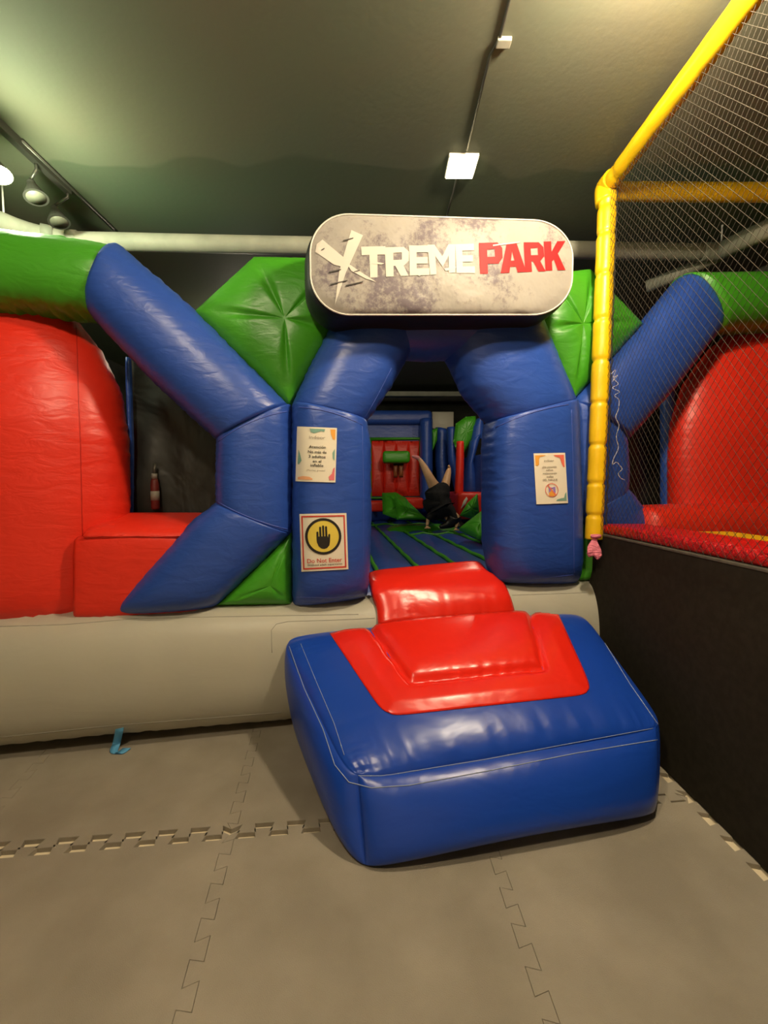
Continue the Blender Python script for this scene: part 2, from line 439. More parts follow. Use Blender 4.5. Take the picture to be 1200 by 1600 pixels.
for c in list(CX)[:-1]:
    for r in (-2, -1, 0, 1, 2):
        hedge[c, r] = edge_pts(node(c, r), node(c + 1, r), NT, 0)
def inset(poly, d):
    n = len(poly); ar = sum(poly[i].x * poly[(i + 1) % n].y - poly[(i + 1) % n].x * poly[i].y for i in range(n)); sg = 1 if ar > 0 else -1
    out = []
    for i in range(n):
        a, b, c = poly[i - 1], poly[i], poly[(i + 1) % n]
        e1 = (b - a); e2 = (c - b)
        if e1.length < 1e-6 or e2.length < 1e-6: out.append(b.copy()); continue
        e1.normalize(); e2.normalize()
        n1 = Vector((-e1.y, e1.x)) * sg; n2 = Vector((-e2.y, e2.x)) * sg
        m_ = (n1 + n2)
        if m_.length < .2: out.append(b + n1 * d); continue
        m_.normalize(); out.append(b + m_ * d / max(.45, m_.dot(n1)))
    return out
TL = {(-3, 0): 'grey foam tile at the far left edge behind the row seam', (-2, 0): 'grey foam tile under the light blue strap, left',
      (-1, 0): 'grey foam tile left of and beneath the blue step', (0, 0): 'grey foam tile beneath the right half of the blue step, by black wall',
      (-3, -1): 'grey foam tile at the far left in the near row', (-2, -1): 'grey foam tile in front of the open seam, bottom left',
      (-1, -1): 'grey foam tile at bottom centre before the blue step', (0, -1): 'grey foam tile at bottom right along the black wall',
      (-3, -2): 'grey foam tile behind the visitor, far left', (-2, -2): 'grey foam tile behind the visitor, left', (-1, -2): 'grey foam tile under the visitor',
      (0, -2): 'grey foam tile behind the visitor beside the black wall', (-3, 1): 'grey foam tile hidden under inflatable, far left', (-2, 1): 'grey foam tile hidden under inflatable, left',
      (-1, 1): 'grey foam tile hidden under inflatable, centre', (0, 1): 'grey foam tile hidden under inflatable, right'}
for (c, r), lab in TL.items():
    poly = hedge[c, r][:-1] + vedge[c + 1, r][:-1] + hedge[c, r + 1][::-1][:-1] + vedge[c, r][::-1][:-1]
    poly = inset(poly, .0003)
    # the near row has slid away from the far row by about 2 cm on the left
    if r < 0:
        poly = [p + Vector((0.003, -(.021 - .009 * p.x))) for p in poly]
    V = [Vector((p.x, p.y, -.02)) for p in poly] + [Vector((p.x, p.y, -.003)) for p in poly]
    q = inset(poly, .0009); V += [Vector((p.x, p.y, 0)) for p in q]
    n = len(poly); tri = tessellate_polygon([[Vector((p.x, p.y, 0)) for p in q]])
    Fc = [tuple(i for i in x)[::-1] for x in tri] + [tuple(2 * n + i for i in x) for x in tri]
    for k in range(2):
        for i in range(n): Fc.append((k * n + i, k * n + (i + 1) % n, (k + 1) * n + (i + 1) % n, (k + 1) * n + i))
    o = link('foam_tile', V, Fc, FOAM, None, smooth=False)
    tag(o, lab, 'floor tile', 'puzzle foam tiles on the floor')

# ------------------------------------------------------------------ the inflatable
castle = thing('bouncy_castle', 'large red, blue and green inflatable with arched entrance on a grey base', 'bouncy castle', (0.2, 2.9, 0))
def part(name, A, B, Rf, mat, **k): return loft(name, A, B, Rf, mat, castle, **k)

# grey base
top = [(-260, 975), (-120, 969), (0, 962), (180, 953), (345, 943), (455, 940), (580, 932), (660, 925), (770, 911), (920, 904)]
bot = [(-260, 1198), (-120, 1176), (0, 1158), (180, 1140), (300, 1130), (445, 1119), (580, 1116), (800, 1092), (920, 1082)]
base = part('base_tube', [F(x, y, .02) for x, y in top], [Vector((q_.x, q_.y, max(.022, q_.z))) for q_ in (F(x, y, .04) for x, y in bot)], .21, GREY, nu=150, nv=72, puck=0, sidepuck=.007, pinch=0, ex=2.3, ends=(0, 0))
bb = bvh_of(base)
line_on('seam', bb, [(0, 979), (100, 976), (220, 966), (440, 962), (560, 960)], .0022, GREYSEAM, base)
line_on('seam', bb, [(425, 1020), (424, 985), (432, 975), (450, 971), (520, 969), (586, 966)], .002, GREYSEAM, base)
line_on('seam', bb, [(800, 930), (917, 926)], .0022, GREYSEAM, base)
line_on('seam', bb, [(0, 1152), (180, 1133), (300, 1124), (440, 1113)], .0022, GREYSEAM, base)

# pillars, columns, arms and legs (all in the front's plane)
SEGS = {}
def seg(name, A, B, Rf, mat, **k):
    o = part(name, FL(A), FL(B), Rf, mat, **k); return o
pl = seg('arch_pillar', [(455, 634), (456, 800), (456, 941)], [(572, 662), (578, 700), (578, 850), (574, 926)], .235, BLUE, ex=2.9, nu=70, nv=72, tap=.45)
pr = seg('arch_pillar', [(763, 660), (759, 700), (760, 850), (768, 905)], [(890, 628), (896, 800), (898, 906)], .235, BLUE, ex=2.9, nu=70, nv=72, tap=.45)
al = seg('arch_arm', [(455, 634), (485, 570), (520, 505)], [(572, 662), (610, 608), (652, 535)], .235, BLUE, ex=2.4)
ar = seg('arch_arm', [(763, 660), (725, 615), (690, 540)], [(890, 628), (866, 570), (838, 500)], .235, BLUE, ex=2.4)
ctop = seg('arch_top', [(505, 470), (670, 470), (850, 470)], [(560, 556), (670, 562), (800, 556)], .215, BLUE, ex=2.4)
sl = seg('side_column', [(339, 688), (338, 735), (338, 784)], [(457, 634), (458, 735), (457, 832)], .20, BLUE, ex=2.6)
sr = seg('side_column', [(888, 628), (890, 720), (894, 806)], [(972, 690), (975, 735), (974, 762)], .14, BLUE, ex=2.6)
ul = seg('side_arm', [(196, 391), (306, 486), (452, 634)], [(150, 503), (240, 598), (339, 690)], .225, BLUE, ex=2.3, nu=64)
ur = seg('side_arm', [(890, 628), (999, 508), (1062, 431)], [(974, 690), (1045, 612), (1112, 524)], .17, BLUE, ex=2.3)
ll = seg('side_leg', [(338, 783), (302, 812), (176, 953)], [(457, 832), (400, 888), (343, 944)], .215, BLUE, ex=2.5, tap=.45)
lr = seg('side_leg', [(894, 806), (930, 850), (985, 902)], [(974, 760), (1005, 800), (1075, 898)], .14, BLUE, ex=2.5, tap=.45)
# green filler panels
def fp(pts, o=0): return [F(x, y, o) for x, y in pts]
gl = pillow('corner_panel', fp([(300, 490), (396, 402), (545, 405), (520, 520), (453, 640)]), F(446, 508), .12, GREEN, castle, crease=.2)
gr = pillow('corner_panel', fp([(840, 430), (918, 421), (1002, 508), (890, 632), (840, 520)]), F(895, 515), .12, GREEN, castle, crease=.2)
pillow('lower_panel', fp([(457, 826), (457, 943), (335, 944)]), F(425, 908), .13, GREEN, castle, crease=.1)
pillow('lower_panel', fp([(896, 806), (985, 902), (896, 906)]), F(922, 880), .13, GREEN, castle, crease=.1)
# green top tubes at both sides
gt1 = seg('top_tube', [(-260, 345), (-60, 362), (60, 374), (196, 393)], [(-260, 480), (-60, 486), (60, 492), (152, 503)], .21, GREEN, ex=2.3, nu=110, puck=.012, sidepuck=.016)
gt2 = seg('top_tube', [(1062, 431), (1090, 432), (1200, 430), (1330, 424)], [(1112, 524), (1130, 521), (1200, 518), (1330, 514)], .21, GREEN, ex=2.3)

# red drums behind the arms, with their blocks
def drum(name, A, B, o, Rf, mat, **k): return part(name, [F(x, y, o) for x, y in A], [F(x, y, o) for x, y in B], Rf, mat, **k)
dl = drum('drum', [(90, 478), (122, 502), (158, 548), (188, 612), (199, 690), (201, 790), (196, 830), (192, 957)],
          [(-250, 466), (-255, 502), (-258, 548), (-260, 612), (-262, 690), (-262, 790), (-264, 830), (-266, 973)], -.20, .34, RED, ex=2.2, nu=80, nv=90, pinch=.06, puck=.006, tap=.4, prof=lambda t: .35 + .65 * min(1, t / .4) ** .5)
dr_ = drum('drum', [(1150, 512), (1110, 545), (1072, 600), (1054, 660), (1050, 720), (1050, 800), (1050, 898)],
           [(1500, 512), (1500, 545), (1500, 600), (1500, 660), (1500, 720), (1500, 800), (1500, 898)], -.20, .34, RED, ex=2.2, nu=80, nv=90, pinch=.06, prof=lambda t: .35 + .65 * min(1, t / .4) ** .5)
bdl = bvh_of(dl)
line_on('seam', bdl, [(119, 508), (122, 600), (126, 700), (129, 838)], .0025, REDSEAM, dl)
blk = drum('block', [(129, 836), (215, 826), (300, 832), (318, 838)], [(129, 962), (215, 958), (300, 953), (318, 950)], .0, .11, RED, ex=6, nu=40, nv=64, pinch=.05)
# rounded top of the block
pillow('block_top', [F(129, 838, .11), F(312, 838, .11), F(330, 806, -.35), F(150, 806, -.35)], (F(129, 838, .11) + F(312, 838, .11) + F(330, 806, -.35) + F(150, 806, -.35)) / 4, .05, RED, castle, n=Vector((0, 0, 1)), crease=0)
blk2 = drum('block', [(985, 790), (1100, 786), (1500, 786)], [(985, 898), (1100, 898), (1500, 898)], .0, .24, RED, ex=3.2, nu=40, nv=64, pinch=.05)
# slim blue posts beside the drums
part('slim_post', [F(196, 560, -.32), F(200, 700, -.32), F(198, 835, -.32)], [F(205, 560, -.32), F(209, 700, -.32), F(208, 835, -.32)], .03, BLUE, nu=30, nv=20)
part('slim_post', [F(1034, 600, -.32), F(1034, 700, -.32), F(1034, 800, -.32)], [F(1052, 600, -.32), F(1052, 700, -.32), F(1052, 800, -.32)], .05, BLUE, nu=30, nv=20)
# dark mesh curtains behind the six-sided side openings
def curtain(name, q, o):
    V, Fc = [], []; n = 40
    for j in range(n + 1):
        for i in range(n + 1):
            x, y = bil(q, i / n, j / n)
            V.append(F(x, y, o + .03 * noise.noise(Vector((i * .12 + q[0][0], j * .09, 0)))))
    for j in range(n):
        for i in range(n): a = j * (n + 1) + i; Fc.append((a, a + 1, a + n + 2, a + n + 1))
    ob = link(name, V, Fc, DARKMESH, castle, recalc=False)
    sm = ob.modifiers.new('thick', 'SOLIDIFY'); sm.thickness = .004
    return ob
curtain('mesh_curtain', [(205, 500), (420, 500), (420, 880), (205, 880)], -.42)
curtain('mesh_curtain', [(930, 500), (1120, 500), (1120, 880), (930, 880)], -.42)

# piping along the joins
bp_ = bvh_of(pl); line_on('seam', bp_, [(566, 664), (568, 760), (568, 900)], .0018, BLUESEAM, pl)
line_on('seam', bp_, arc_px((457, 636), (566, 664), -7), .004, BLUESEAM, pl)
br_ = bvh_of(pr); line_on('seam', br_, arc_px((775, 668), (888, 632), -5), .004, BLUESEAM, pr)
line_on('seam', br_, [(893, 640), (896, 750), (897, 900)], .002, BLUESEAM, pr)
line_on('seam', bp_, [(458, 933), (520, 934), (570, 927)], .0022, BLUESEAM, pl)
line_on('seam', br_, [(772, 904), (830, 905), (896, 898)], .0022, BLUESEAM, pr)
bs_ = bvh_of(sl, ll, ul); line_on('seam', bs_, arc_px((341, 690), (453, 642), -8), .0035, BLUESEAM, sl)
line_on('seam', bs_, arc_px((340, 784), (454, 828), 5), .0035, BLUESEAM, sl)
ba_ = bvh_of(al); line_on('seam', ba_, [(566, 660), (590, 618), (612, 575)], .0018, BLUESEAM, al)

# red lip over the base at the entrance
lipA = [(574, 893), (578, 905), (582, 925), (587, 950), (590, 979)]
lipB = [(755, 880), (770, 893), (785, 912), (795, 935), (803, 962)]
V, Fc = [], []; nu, nv = 26, 40
A = [F(574, 897, -.16), F(577, 908, -.02)] + [hit(bb, x, y, .03) or F(x, y, .1) for x, y in lipA[2:]]
B = [F(752, 880, -.16), F(764, 893, -.02)] + [hit(bb, x, y, .03) or F(x, y, .1) for x, y in lipB[2:]]
A = spline(A, nu); B = spline(B, nu)
for i in range(nu):
    for j in range(nv + 1):
        v = j / nv; e = min(v, 1 - v); q = A[i].lerp(B[i], v)
        up = Vector((.1, -.5, .85)).normalized()
        V.append(q + up * (.034 * (1 - math.exp(-e / .04)) + .010 * noise.noise(Vector((v * 26, i * .05, 3))) * smoothstep(.55, 1, i / nu)))
n0 = len(V)
for i in range(nu):
    for j in range(nv + 1): V.append(V[i * (nv + 1) + j] - Vector((0, -.3, 1)) * .05)
for i in range(nu - 1):
    for j in range(nv):
        a = i * (nv + 1) + j; Fc.append((a, a + 1, a + nv + 2, a + nv + 1)); Fc.append((n0 + a, n0 + a + nv + 1, n0 + a + nv + 2, n0 + a + 1))
for i in range(nu - 1):
    for j in (0, nv):
        a = i * (nv + 1) + j; Fc.append((a, a + nv + 1, n0 + a + nv + 1, n0 + a))
for j in range(nv):
    for i in (0, nu - 1):
        a = i * (nv + 1) + j; Fc.append((a, a + 1, n0 + a + 1, n0 + a))
lip = link('entrance_lip', V, Fc, RED2, castle)

# blue anchor strap under the base
t1 = hit(bb, 187, 1140, .004)
st = [t1 + Vector((0.004, .0, .02)), t1 + Vector((0, -.004, -.006)), atZ(182, 1162, .020), atZ(178, 1175, .004), atZ(186, 1178, .003), atZ(198, 1170, .004)]
P_ = spline(st, 24); V, Fc = [], []
for p in P_: V += [p + Vector((-.022, 0, 0)), p + Vector((.022, 0, 0)), p + Vector((.022, .001, .004)), p + Vector((-.022, .001, .004))]
for i in range(23):
    for k in range(4): Fc.append((i * 4 + k, i * 4 + (k + 1) % 4, (i + 1) * 4 + (k + 1) % 4, (i + 1) * 4 + k))
link('anchor_strap', V, Fc, STRAP, castle)

# ---- inside the inflatable
FD = Vector((-.11, 1, 0)).normalized(); FX = Vector((1, .11, 0)).normalized()
FH = .70
def fl(a, b, z=0.0): return Vector((.35, 3.62, FH)) + FX * a + FD * b + Vector((0, 0, z))   # a along the front, b inwards
PW = .385
def floor_tube(k):
    V, Fc = [], []; nb, na = 60, 14
    for i in range(nb + 1):
        b = -.62 + 6.2 * i / nb
        for j in range(na + 1):
            u = j / na; z = .055 * math.sin(math.pi * u) ** .6 * (1 + .12 * noise.noise(Vector((k, b * 2.2, u * 2)))) - .02
            V.append(fl((k + u) * PW, b, z))
    n0 = len(V)
    for i in range(nb + 1):
        V.append(fl(k * PW, -.62 + 6.2 * i / nb, -.55)); V.append(fl((k + 1) * PW, -.62 + 6.2 * i / nb, -.55))
    w = na + 1
    for i in range(nb):
        for j in range(na): a = i * w + j; Fc.append((a, a + 1, a + w + 1, a + w))
        Fc.append((i * w, (i + 1) * w, n0 + 2 * (i + 1), n0 + 2 * i)); Fc.append((i * w + na, n0 + 2 * i + 1, n0 + 2 * i + 3, (i + 1) * w + na))
        Fc.append((n0 + 2 * i, n0 + 2 * i + 2, n0 + 2 * i + 3, n0 + 2 * i + 1))
    Fc.append(tuple(range(w)) + (n0 + 1, n0)); Fc.append(tuple(nb * w + j for j in range(w))[::-1] + (n0 + 2 * nb, n0 + 2 * nb + 1))
    return link('floor_tube', V, Fc, BLUE, castle)
for k in range(-5, 5): floor_tube(k)
for k in range(-4, 5):
    tube('floor_seam', [fl(k * PW, -.6 + 6.1 * i / 40, .012 + .006 * math.sin(i * 1.7)) for i in range(41)], .020, GREEN, castle, 10)
for bq, a0, a1 in ((2.6, 1 * PW, 4 * PW), (4.2, -2 * PW, 3 * PW)):
    tube('cross_seam', [fl(a0 + (a1 - a0) * i / 30, bq, .045 - .03 * abs(math.cos(math.pi * i / 10))) for i in range(31)], .022, GREEN, castle, 10)

def slabq(name, pts, thick, mat, rb=.05, par=None):      # padded panel: pixel quad at a distance, given depth
    (q, Yd) = pts
    P4 = [atY(x, y, Yd) for x, y in q]; c = sum(P4, Vector()) / len(P4)
    return pillow(name, P4, c, thick, mat, par or castle, n=Vector((0, -1, 0)), per=10, rings=9, crease=.0)
def blockq(name, q, Y0_, Y1_, mat, bev=.04, par=None):   # box from a pixel rectangle (x0,y0,x1,y1) at Y0_ back to Y1_
    a = atY(q[0], q[1], Y0_); b = atY(q[2], q[3], Y0_)
    return link_bm(name, box_bm((a.x, Y0_, b.z), (b.x, Y1_, a.z), bev, 3), mat, par or castle, True)
YB = 8.6
blockq('back_wall', (560, 652, 676, 815), YB + .06, YB + .5, BLUE, .10)
blockq('back_wall_rail', (560, 640, 676, 662), YB - .12, YB + .4, BLUE, .10)
tube('panel_trim', [atY(x, y, YB) for x, y in ((578, 686), (657, 685), (658, 778), (579, 778), (578, 686))], .035, GREEN, castle, 8)
for (x0, x1) in ((580, 600), (600, 619), (619, 638), (638, 656)):
    slabq('target_panel', ([(x0, 689), (x1, 689), (x1, 775), (x0, 775)], YB + .02), .06, RED)
bbd = blockq('backboard', (598, 704, 641, 723), YB - .75, YB - .25, GREEN, .07)
for (x0, x1) in ((614, 622), (622, 631)):
    slabq('hoop_pad', ([(x0, 724), (x1, 724), (x1 - 1, 746), (x0 + 1, 746)], YB - .4), .10, plain('orange_vinyl', (.35, .10, .03), .4), par=castle)
blockq('red_bench', (630, 778, 662, 796), YB - .9, YB - .3, RED, .05)
blockq('red_bench', (575, 783, 600, 800), YB - .6, YB - .1, RED, .05)
# green folded obstacle on the left
pillow('green_obstacle', [atY(597, 770, 7.6), atY(618, 769, 7.6), atY(634, 778, 7.5), atY(654, 806, 7.1), atY(622, 812, 6.7), atY(598, 803, 7.0)], atY(622, 792, 7.2), .16, GREEN, castle, n=Vector((.2, -1, .2)).normalized(), per=10, rings=10)
pillow('green_obstacle', [atY(616, 776, 7.2), atY(634, 780, 7.2), atY(668, 812, 6.7), atY(620, 812, 6.6)], atY(634, 800, 6.8), .12, GREEN, castle, n=Vector((.2, -1, .2)).normalized(), per=10, rings=10)
pillow('low_ridge', [fl(-.1 + .2, 3.0, .02), fl(1.3, 3.1, .02), fl(1.35, 3.5, .02), fl(.1, 3.4, .02)], fl(.7, 3.25, .02), .10, GREEN, castle, n=Vector((0, 0, 1)), per=10, rings=8, crease=0)
# right-hand side structures
Yr = 7.6
def lz(name, A, B, Rf, mat, Yd): return loft(name, [atY(x, y, Yd) for x, y in A], [atY(x, y, Yd) for x, y in B], Rf, mat, castle, nu=24, nv=28, n=Vector((0, -1, 0)))
lz('inner_arm', [(722, 770), (727, 730), (734, 690)], [(750, 770), (739, 722), (752, 676)], .16, BLUE, Yr)
lz('inner_arm', [(735, 690), (738, 668), (744, 655)], [(757, 684), (757, 668), (753, 655)], .16, BLUE, Yr + .1)
pillow('inner_panel', [atY(x, y, Yr + .15) for x, y in ((708, 690), (712, 662), (728, 651), (743, 650), (746, 668), (736, 690), (722, 712), (714, 706))], atY(727, 675, Yr + .15), .12, GREEN, castle, n=Vector((0, -1, 0)), per=8, rings=8, crease=.1)
lz('red_rib', [(713, 690), (712, 730), (710, 772)], [(725, 690), (725, 730), (724, 772)], .10, RED, Yr - .25)
lz('inner_post', [(698, 668), (700, 720), (712, 775)], [(712, 668), (712, 710), (722, 775)], .14, BLUE, Yr + .35)
lz('inner_post', [(656, 655), (656, 720), (656, 800)], [(676, 655), (676, 720), (676, 800)], .2, BLUE, YB - .2)
lz('inner_post', [(680, 668), (680, 720), (684, 780)], [(700, 672), (700, 720), (704, 780)], .16, BLUE, YB)
pillow('inner_panel', [atY(x, y, YB - .3) for x, y in ((675, 672), (684, 668), (683, 688), (676, 704))], atY(679, 682, YB - .3), .05, GREEN, castle, n=Vector((0, -1, 0)), per=6, rings=6, crease=.1)
g_ = blockq('grey_panel', (675, 643, 709, 670), YB + .1, YB + .3, GREY, .02)
blockq('inner_bench', (716, 769, 775, 812), 7.0, 8.2, RED, .08)
pillow('green_obstacle', [atY(x, y, 6.3) for x, y in ((718, 806), (730, 786), (746, 771), (749, 800), (742, 812))], atY(737, 796, 6.25), .12, GREEN, castle, n=Vector((-.2, -1, .2)).normalized(), per=10, rings=10)
# white mark on the red bench edge
wm = pillow('white_mark', [atY(x, y, 6.95) for x, y in ((724, 783), (729, 776), (731, 780), (727, 788), (720, 795))], atY(726, 783, 6.95), .01, plain('white_vinyl', (.75, .74, .6), .4), castle, n=Vector((0, -1, 0)), per=4, rings=4, crease=0)
pillow('green_obstacle', [atY(717, 828, 5.3), atY(757, 797, 5.6), atY(775, 800, 5.4), atY(775, 845, 4.9), atY(748, 843, 4.9)], atY(752, 824, 5.1), .20, GREEN, castle, n=Vector((-.3, -1, .5)).normalized(), per=12, rings=12, crease=.3)
# side walls of the inside, hidden behind the pillars from the front
for sgn, a in ((-1, -1.75), (1, 1.75)):
    link('inner_wall', [fl(a, .0, -.1), fl(a, 5.4, -.1), fl(a, 5.4, 1.3), fl(a, .0, 1.3), fl(a + sgn * .25, .0, -.1), fl(a + sgn * .25, 5.4, -.1), fl(a + sgn * .25, 5.4, 1.3), fl(a + sgn * .25, .0, 1.3)],
         [(0, 1, 2, 3), (4, 5, 6, 7), (0, 1, 5, 4), (2, 3, 7, 6), (0, 3, 7, 4), (1, 2, 6, 5)], BLUE, castle, smooth=False)

# ------------------------------------------------------------------ fire extinguisher seen in the left opening
e0 = F(243, 796, -.34)
ext = thing('fire_extinguisher', 'small red and white cylinder hanging in the dark left opening', 'fire extinguisher', e0)
ex_r = .017
tube('body', [e0, e0 + Vector((0, 0, .01)), e0 + Vector((0, 0, .16)), e0 + Vector((0, 0, .185)), e0 + Vector((0, 0, .20))], [.020, .026, .026, .022, .018], plain('extinguisher_red', (.12, .012, .01), .5), ext, 16)
tube('label_band', [e0 + Vector((0, 0, .06)), e0 + Vector((0, 0, .12))], [.0265, .0265], plain('label_grey', (.25, .24, .2), .6), ext, 16)
tube('valve', [e0 + Vector((0, 0, .20)), e0 + Vector((0, 0, .235))], [.018, .018], plain('valve_grey', (.2, .19, .17), .6), ext, 10)
tube('hanging_strap', [e0 + Vector((0, 0, .23)), e0 + Vector((0.0, .01, .30))], .010, METAL, ext, 8)

# ------------------------------------------------------------------ entrance step
step = thing('inflatable_step', 'blue inflatable step with a red top panel in front of the entrance', 'step', (.4, 2.1, 0))
TBL, TBR = atY(440, 996, 2.36), atY(910, 958, 2.66)
TFR, TFL = atY(1042, 1139, 1.85), atY(548, 1222, 1.60)
BFL, BFR = atZ(560, 1364, .008), atZ(1040, 1272, .03)
BBL, BBR = Vector((-.48, 2.36, .03)), Vector((1.27, 2.64, .03))
def hexpt(u, v, w):                              # u left..right, v back..front, w bottom..top in -1..1
    a, b, c = (u + 1) / 2, (v + 1) / 2, (w + 1) / 2
    t_ = (TBL * (1 - a) + TBR * a) * (1 - b) + (TFL * (1 - a) + TFR * a) * b
    b_ = (BBL * (1 - a) + BBR * a) * (1 - b) + (BFL * (1 - a) + BFR * a) * b
    return b_ * (1 - c) + t_ * c
def step_pt(u, v, w):
    # round the plan corners, more at the top
    kr = .055 * (abs(u) * abs(v)) ** 9
    uu, vv = u * (1 - kr), v * (1 - kr)
    p = hexpt(uu, vv, w)
    bx = (1 - abs(u) ** 3.0); by = (1 - abs(v) ** 3.0); bz = (1 - abs(w) ** 2.5)
    q = lambda s: max(0, s)
    puck = lambda s, k: (noise.noise(Vector((s * 11, k, 1.7))) + .9 * noise.noise(Vector((s * 34, k, 4.7))))
    if abs(w) > .9999:
        h = (.085 if w > 0 else -.0) * (q(bx) ** .5) * (q(by) ** .5)
        ed = min(1 - abs(v), 1 - abs(u)) if w > 0 else 1
        if w > 0:
            h += .013 * math.exp(-(1 - v) / .13) * puck(u, 1) * min(1, (1 - v) * 14)
            h += .010 * math.exp(-(1 + u) / .08) * puck(v, 2) * min(1, (1 + u) * 14)
        else:
            h += .05 * (1 - u * u) * smoothstep(.2, 1, v) * (0.6)   # the underside lifts along the middle of the front
        p = p + Vector((0, 0, h))
    if abs(v) > .9999:
        f = (TFR - TFL).normalized(); nn = Vector((f.y, -f.x, 0)) if v > 0 else Vector((0, 1, 0))
        p = p + nn * ((.075 if v > 0 else .0) * q(bx) ** .5 * q(bz) ** .6)
        if v > 0:
            p.z += .03 * (1 - u * u) * (1 - (w + 1) / 2)
            p = p + nn * (.007 * math.exp(-(1 - w) / .15) * puck(u, 5) * min(1, (1 - w) * 8))
    if abs(u) > .9999:
        f = (TFL - TBL).normalized() if u < 0 else (TFR - TBR).normalized()
        nn = Vector((-abs(f.y), -abs(f.x), 0)) if u < 0 else Vector((1, .1, 0)).normalized()
        p = p + nn * ((.07 if u < 0 else .04) * q(by) ** .5 * q(bz) ** .6)
    return p
V, Fc = [], []; n = 120
for ax, sg in ((0, -1), (0, 1), (1, -1), (1, 1), (2, -1), (2, 1)):
    b0 = len(V)
    for j in range(n + 1):
        for i in range(n + 1):
            s_, t_ = -1 + 2 * i / n, -1 + 2 * j / n
            s_ = math.sin(s_ * math.pi / 2); t_ = math.sin(t_ * math.pi / 2)
            a = [0, 0, 0]; a[ax] = sg; a[(ax + 1) % 3] = s_; a[(ax + 2) % 3] = t_
            V.append(step_pt(*a))
    for j in range(n):
        for i in range(n): a = b0 + j * (n + 1) + i; Fc.append((a, a + 1, a + n + 2, a + n + 1))
body = link('step_body', V, Fc, BLUE2, step)
bm = bmesh.new(); bm.from_mesh(body.data); bmesh.ops.remove_doubles(bm, verts=bm.verts, dist=.0015); bmesh.ops.recalc_face_normals(bm, faces=bm.faces); bm.to_mesh(body.data); bm.free()
sm = body.modifiers.new('soft', 'SMOOTH'); sm.factor = .5; sm.iterations = 3
bst = bvh_of(body)
# red panel sewn on the top
Q = [(515, 990), (872, 958), (929, 1085), (602, 1121)]
IQ = [(575, 980), (828, 958), (848, 1048), (641, 1070)]
def segd(p, a, b):
    ax, ay = a; bx, by = b; t = max(0, min(1, ((p[0] - ax) * (bx - ax) + (p[1] - ay) * (by - ay)) / ((bx - ax) ** 2 + (by - ay) ** 2)))
    return math.hypot(p[0] - ax - t * (bx - ax), p[1] - ay - t * (by - ay))
def inside(p, q):
    c = False
    for i in range(len(q)):
        a, b = q[i], q[i - 1]
        if (a[1] > p[1]) != (b[1] > p[1]) and p[0] < (b[0] - a[0]) * (p[1] - a[1]) / (b[1] - a[1]) + a[0]: c = not c
    return c
V, Fc = [], []; nx, ny = 90, 46
for j in range(ny + 1):
    for i in range(nx + 1):
        u, v = i / nx, j / ny
        # rounded near corners
        k = .035 * (abs(2 * u - 1) * v) ** 14
        uu = .5 + (u - .5) * (1 - k * 1.6); vv = v * (1 - k * 1.2)
        p = bil(Q, uu, vv)
        h = hit_near(bst, p[0], p[1], 730, 1040)
        dd = min(segd(p, IQ[0], IQ[3]), segd(p, IQ[3], IQ[2]), segd(p, IQ[2], IQ[1]))
        e = min(u * 14, (1 - u) * 14, (1 - v) * 8, 1)
        ins = inside(p, IQ)
        z = .003 + e * (.016 - .018 * math.exp(-(dd / 4.5) ** 2) + (.028 * (1 - math.exp(-dd / 12)) if ins else 0))
        z += .007 * noise.noise(Vector((p[0] * .09, p[1] * .03, 5))) * math.exp(-dd / 14) * e
        V.append(h + Vector((0, -.15, 1)).normalized() * z)
for j in range(ny):
    for i in range(nx): a = j * (nx + 1) + i; Fc.append((a, a + 1, a + nx + 2, a + nx + 1))
rp = link('red_top_panel', V, Fc, RED2, step, recalc=False)
mo = rp.modifiers.new('thick', 'SOLIDIFY'); mo.thickness = .002; mo.offset = 1
# stitched seams
def on_step(us, r, nm='stitched_seam', eps=.001):
    out = [step_pt(*a) for a in us]
    return out
line_on('stitched_seam', bst, [(452, 1010), (475, 1075), (505, 1140), (523, 1195), (545, 1222), (580, 1231), (640, 1227), (760, 1205), (900, 1177), (1027, 1156)], .0020, THREAD, step, 5, eps=.001)
line_on('stitched_seam', bst, [(470, 1006), (492, 1060), (522, 1130), (538, 1180)], .0014, THREAD, step, 5, eps=.001)
line_on('stitched_seam', bst, [(918, 962), (945, 1005), (985, 1070), (1028, 1132)], .0022, THREAD, step, 5, eps=.001)
line_on('stitched_seam', bst, [(560, 1212), (600, 1212), (760, 1186), (900, 1160), (1020, 1138)], .0014, THREAD, step, 5, eps=.001)

# ------------------------------------------------------------------ the sign over the entrance
YS = .40
def SG(px, py, o=0.0): return F(px, py, YS + o)
face_q = [(484, 333), (896, 346), (893, 492), (486, 492)]
signT = thing('sign', 'puffy light grey sign with white and red lettering above the arch', 'sign', SG(690, 492))
def rounded(u, v, ru=.115, rv=.33):
    """unit square -> rounded rectangle (concentric squares map)"""
    return u, v
NP = 160
def outline():
    pts = []
    w, h, r = 2.65, 1.0, .40
    per = [(w - 2 * r), (h - 2 * r)]
    def arc(cx, cy, a0):
        for k in range(14): a = a0 + (math.pi / 2) * k / 14; pts.append((cx + r * math.cos(a), cy + r * math.sin(a)))
    def ln(a, b, n_):
        for k in range(n_): t = k / n_; pts.append((a[0] + (b[0] - a[0]) * t, a[1] + (b[1] - a[1]) * t))
    arc(w - r, h - r, 0); ln((w - r, h), (r, h), 28); arc(r, h - r, math.pi / 2); ln((0, h - r), (0, r), 6)
    arc(r, r, math.pi); ln((r, 0), (w - r, 0), 28); arc(w - r, r, 1.5 * math.pi); ln((w, r), (w, h - r), 6)
    return [(x / w, y / h) for x, y in pts]
OL = outline(); no = len(OL)
V, Fc = [], []
rings = 14
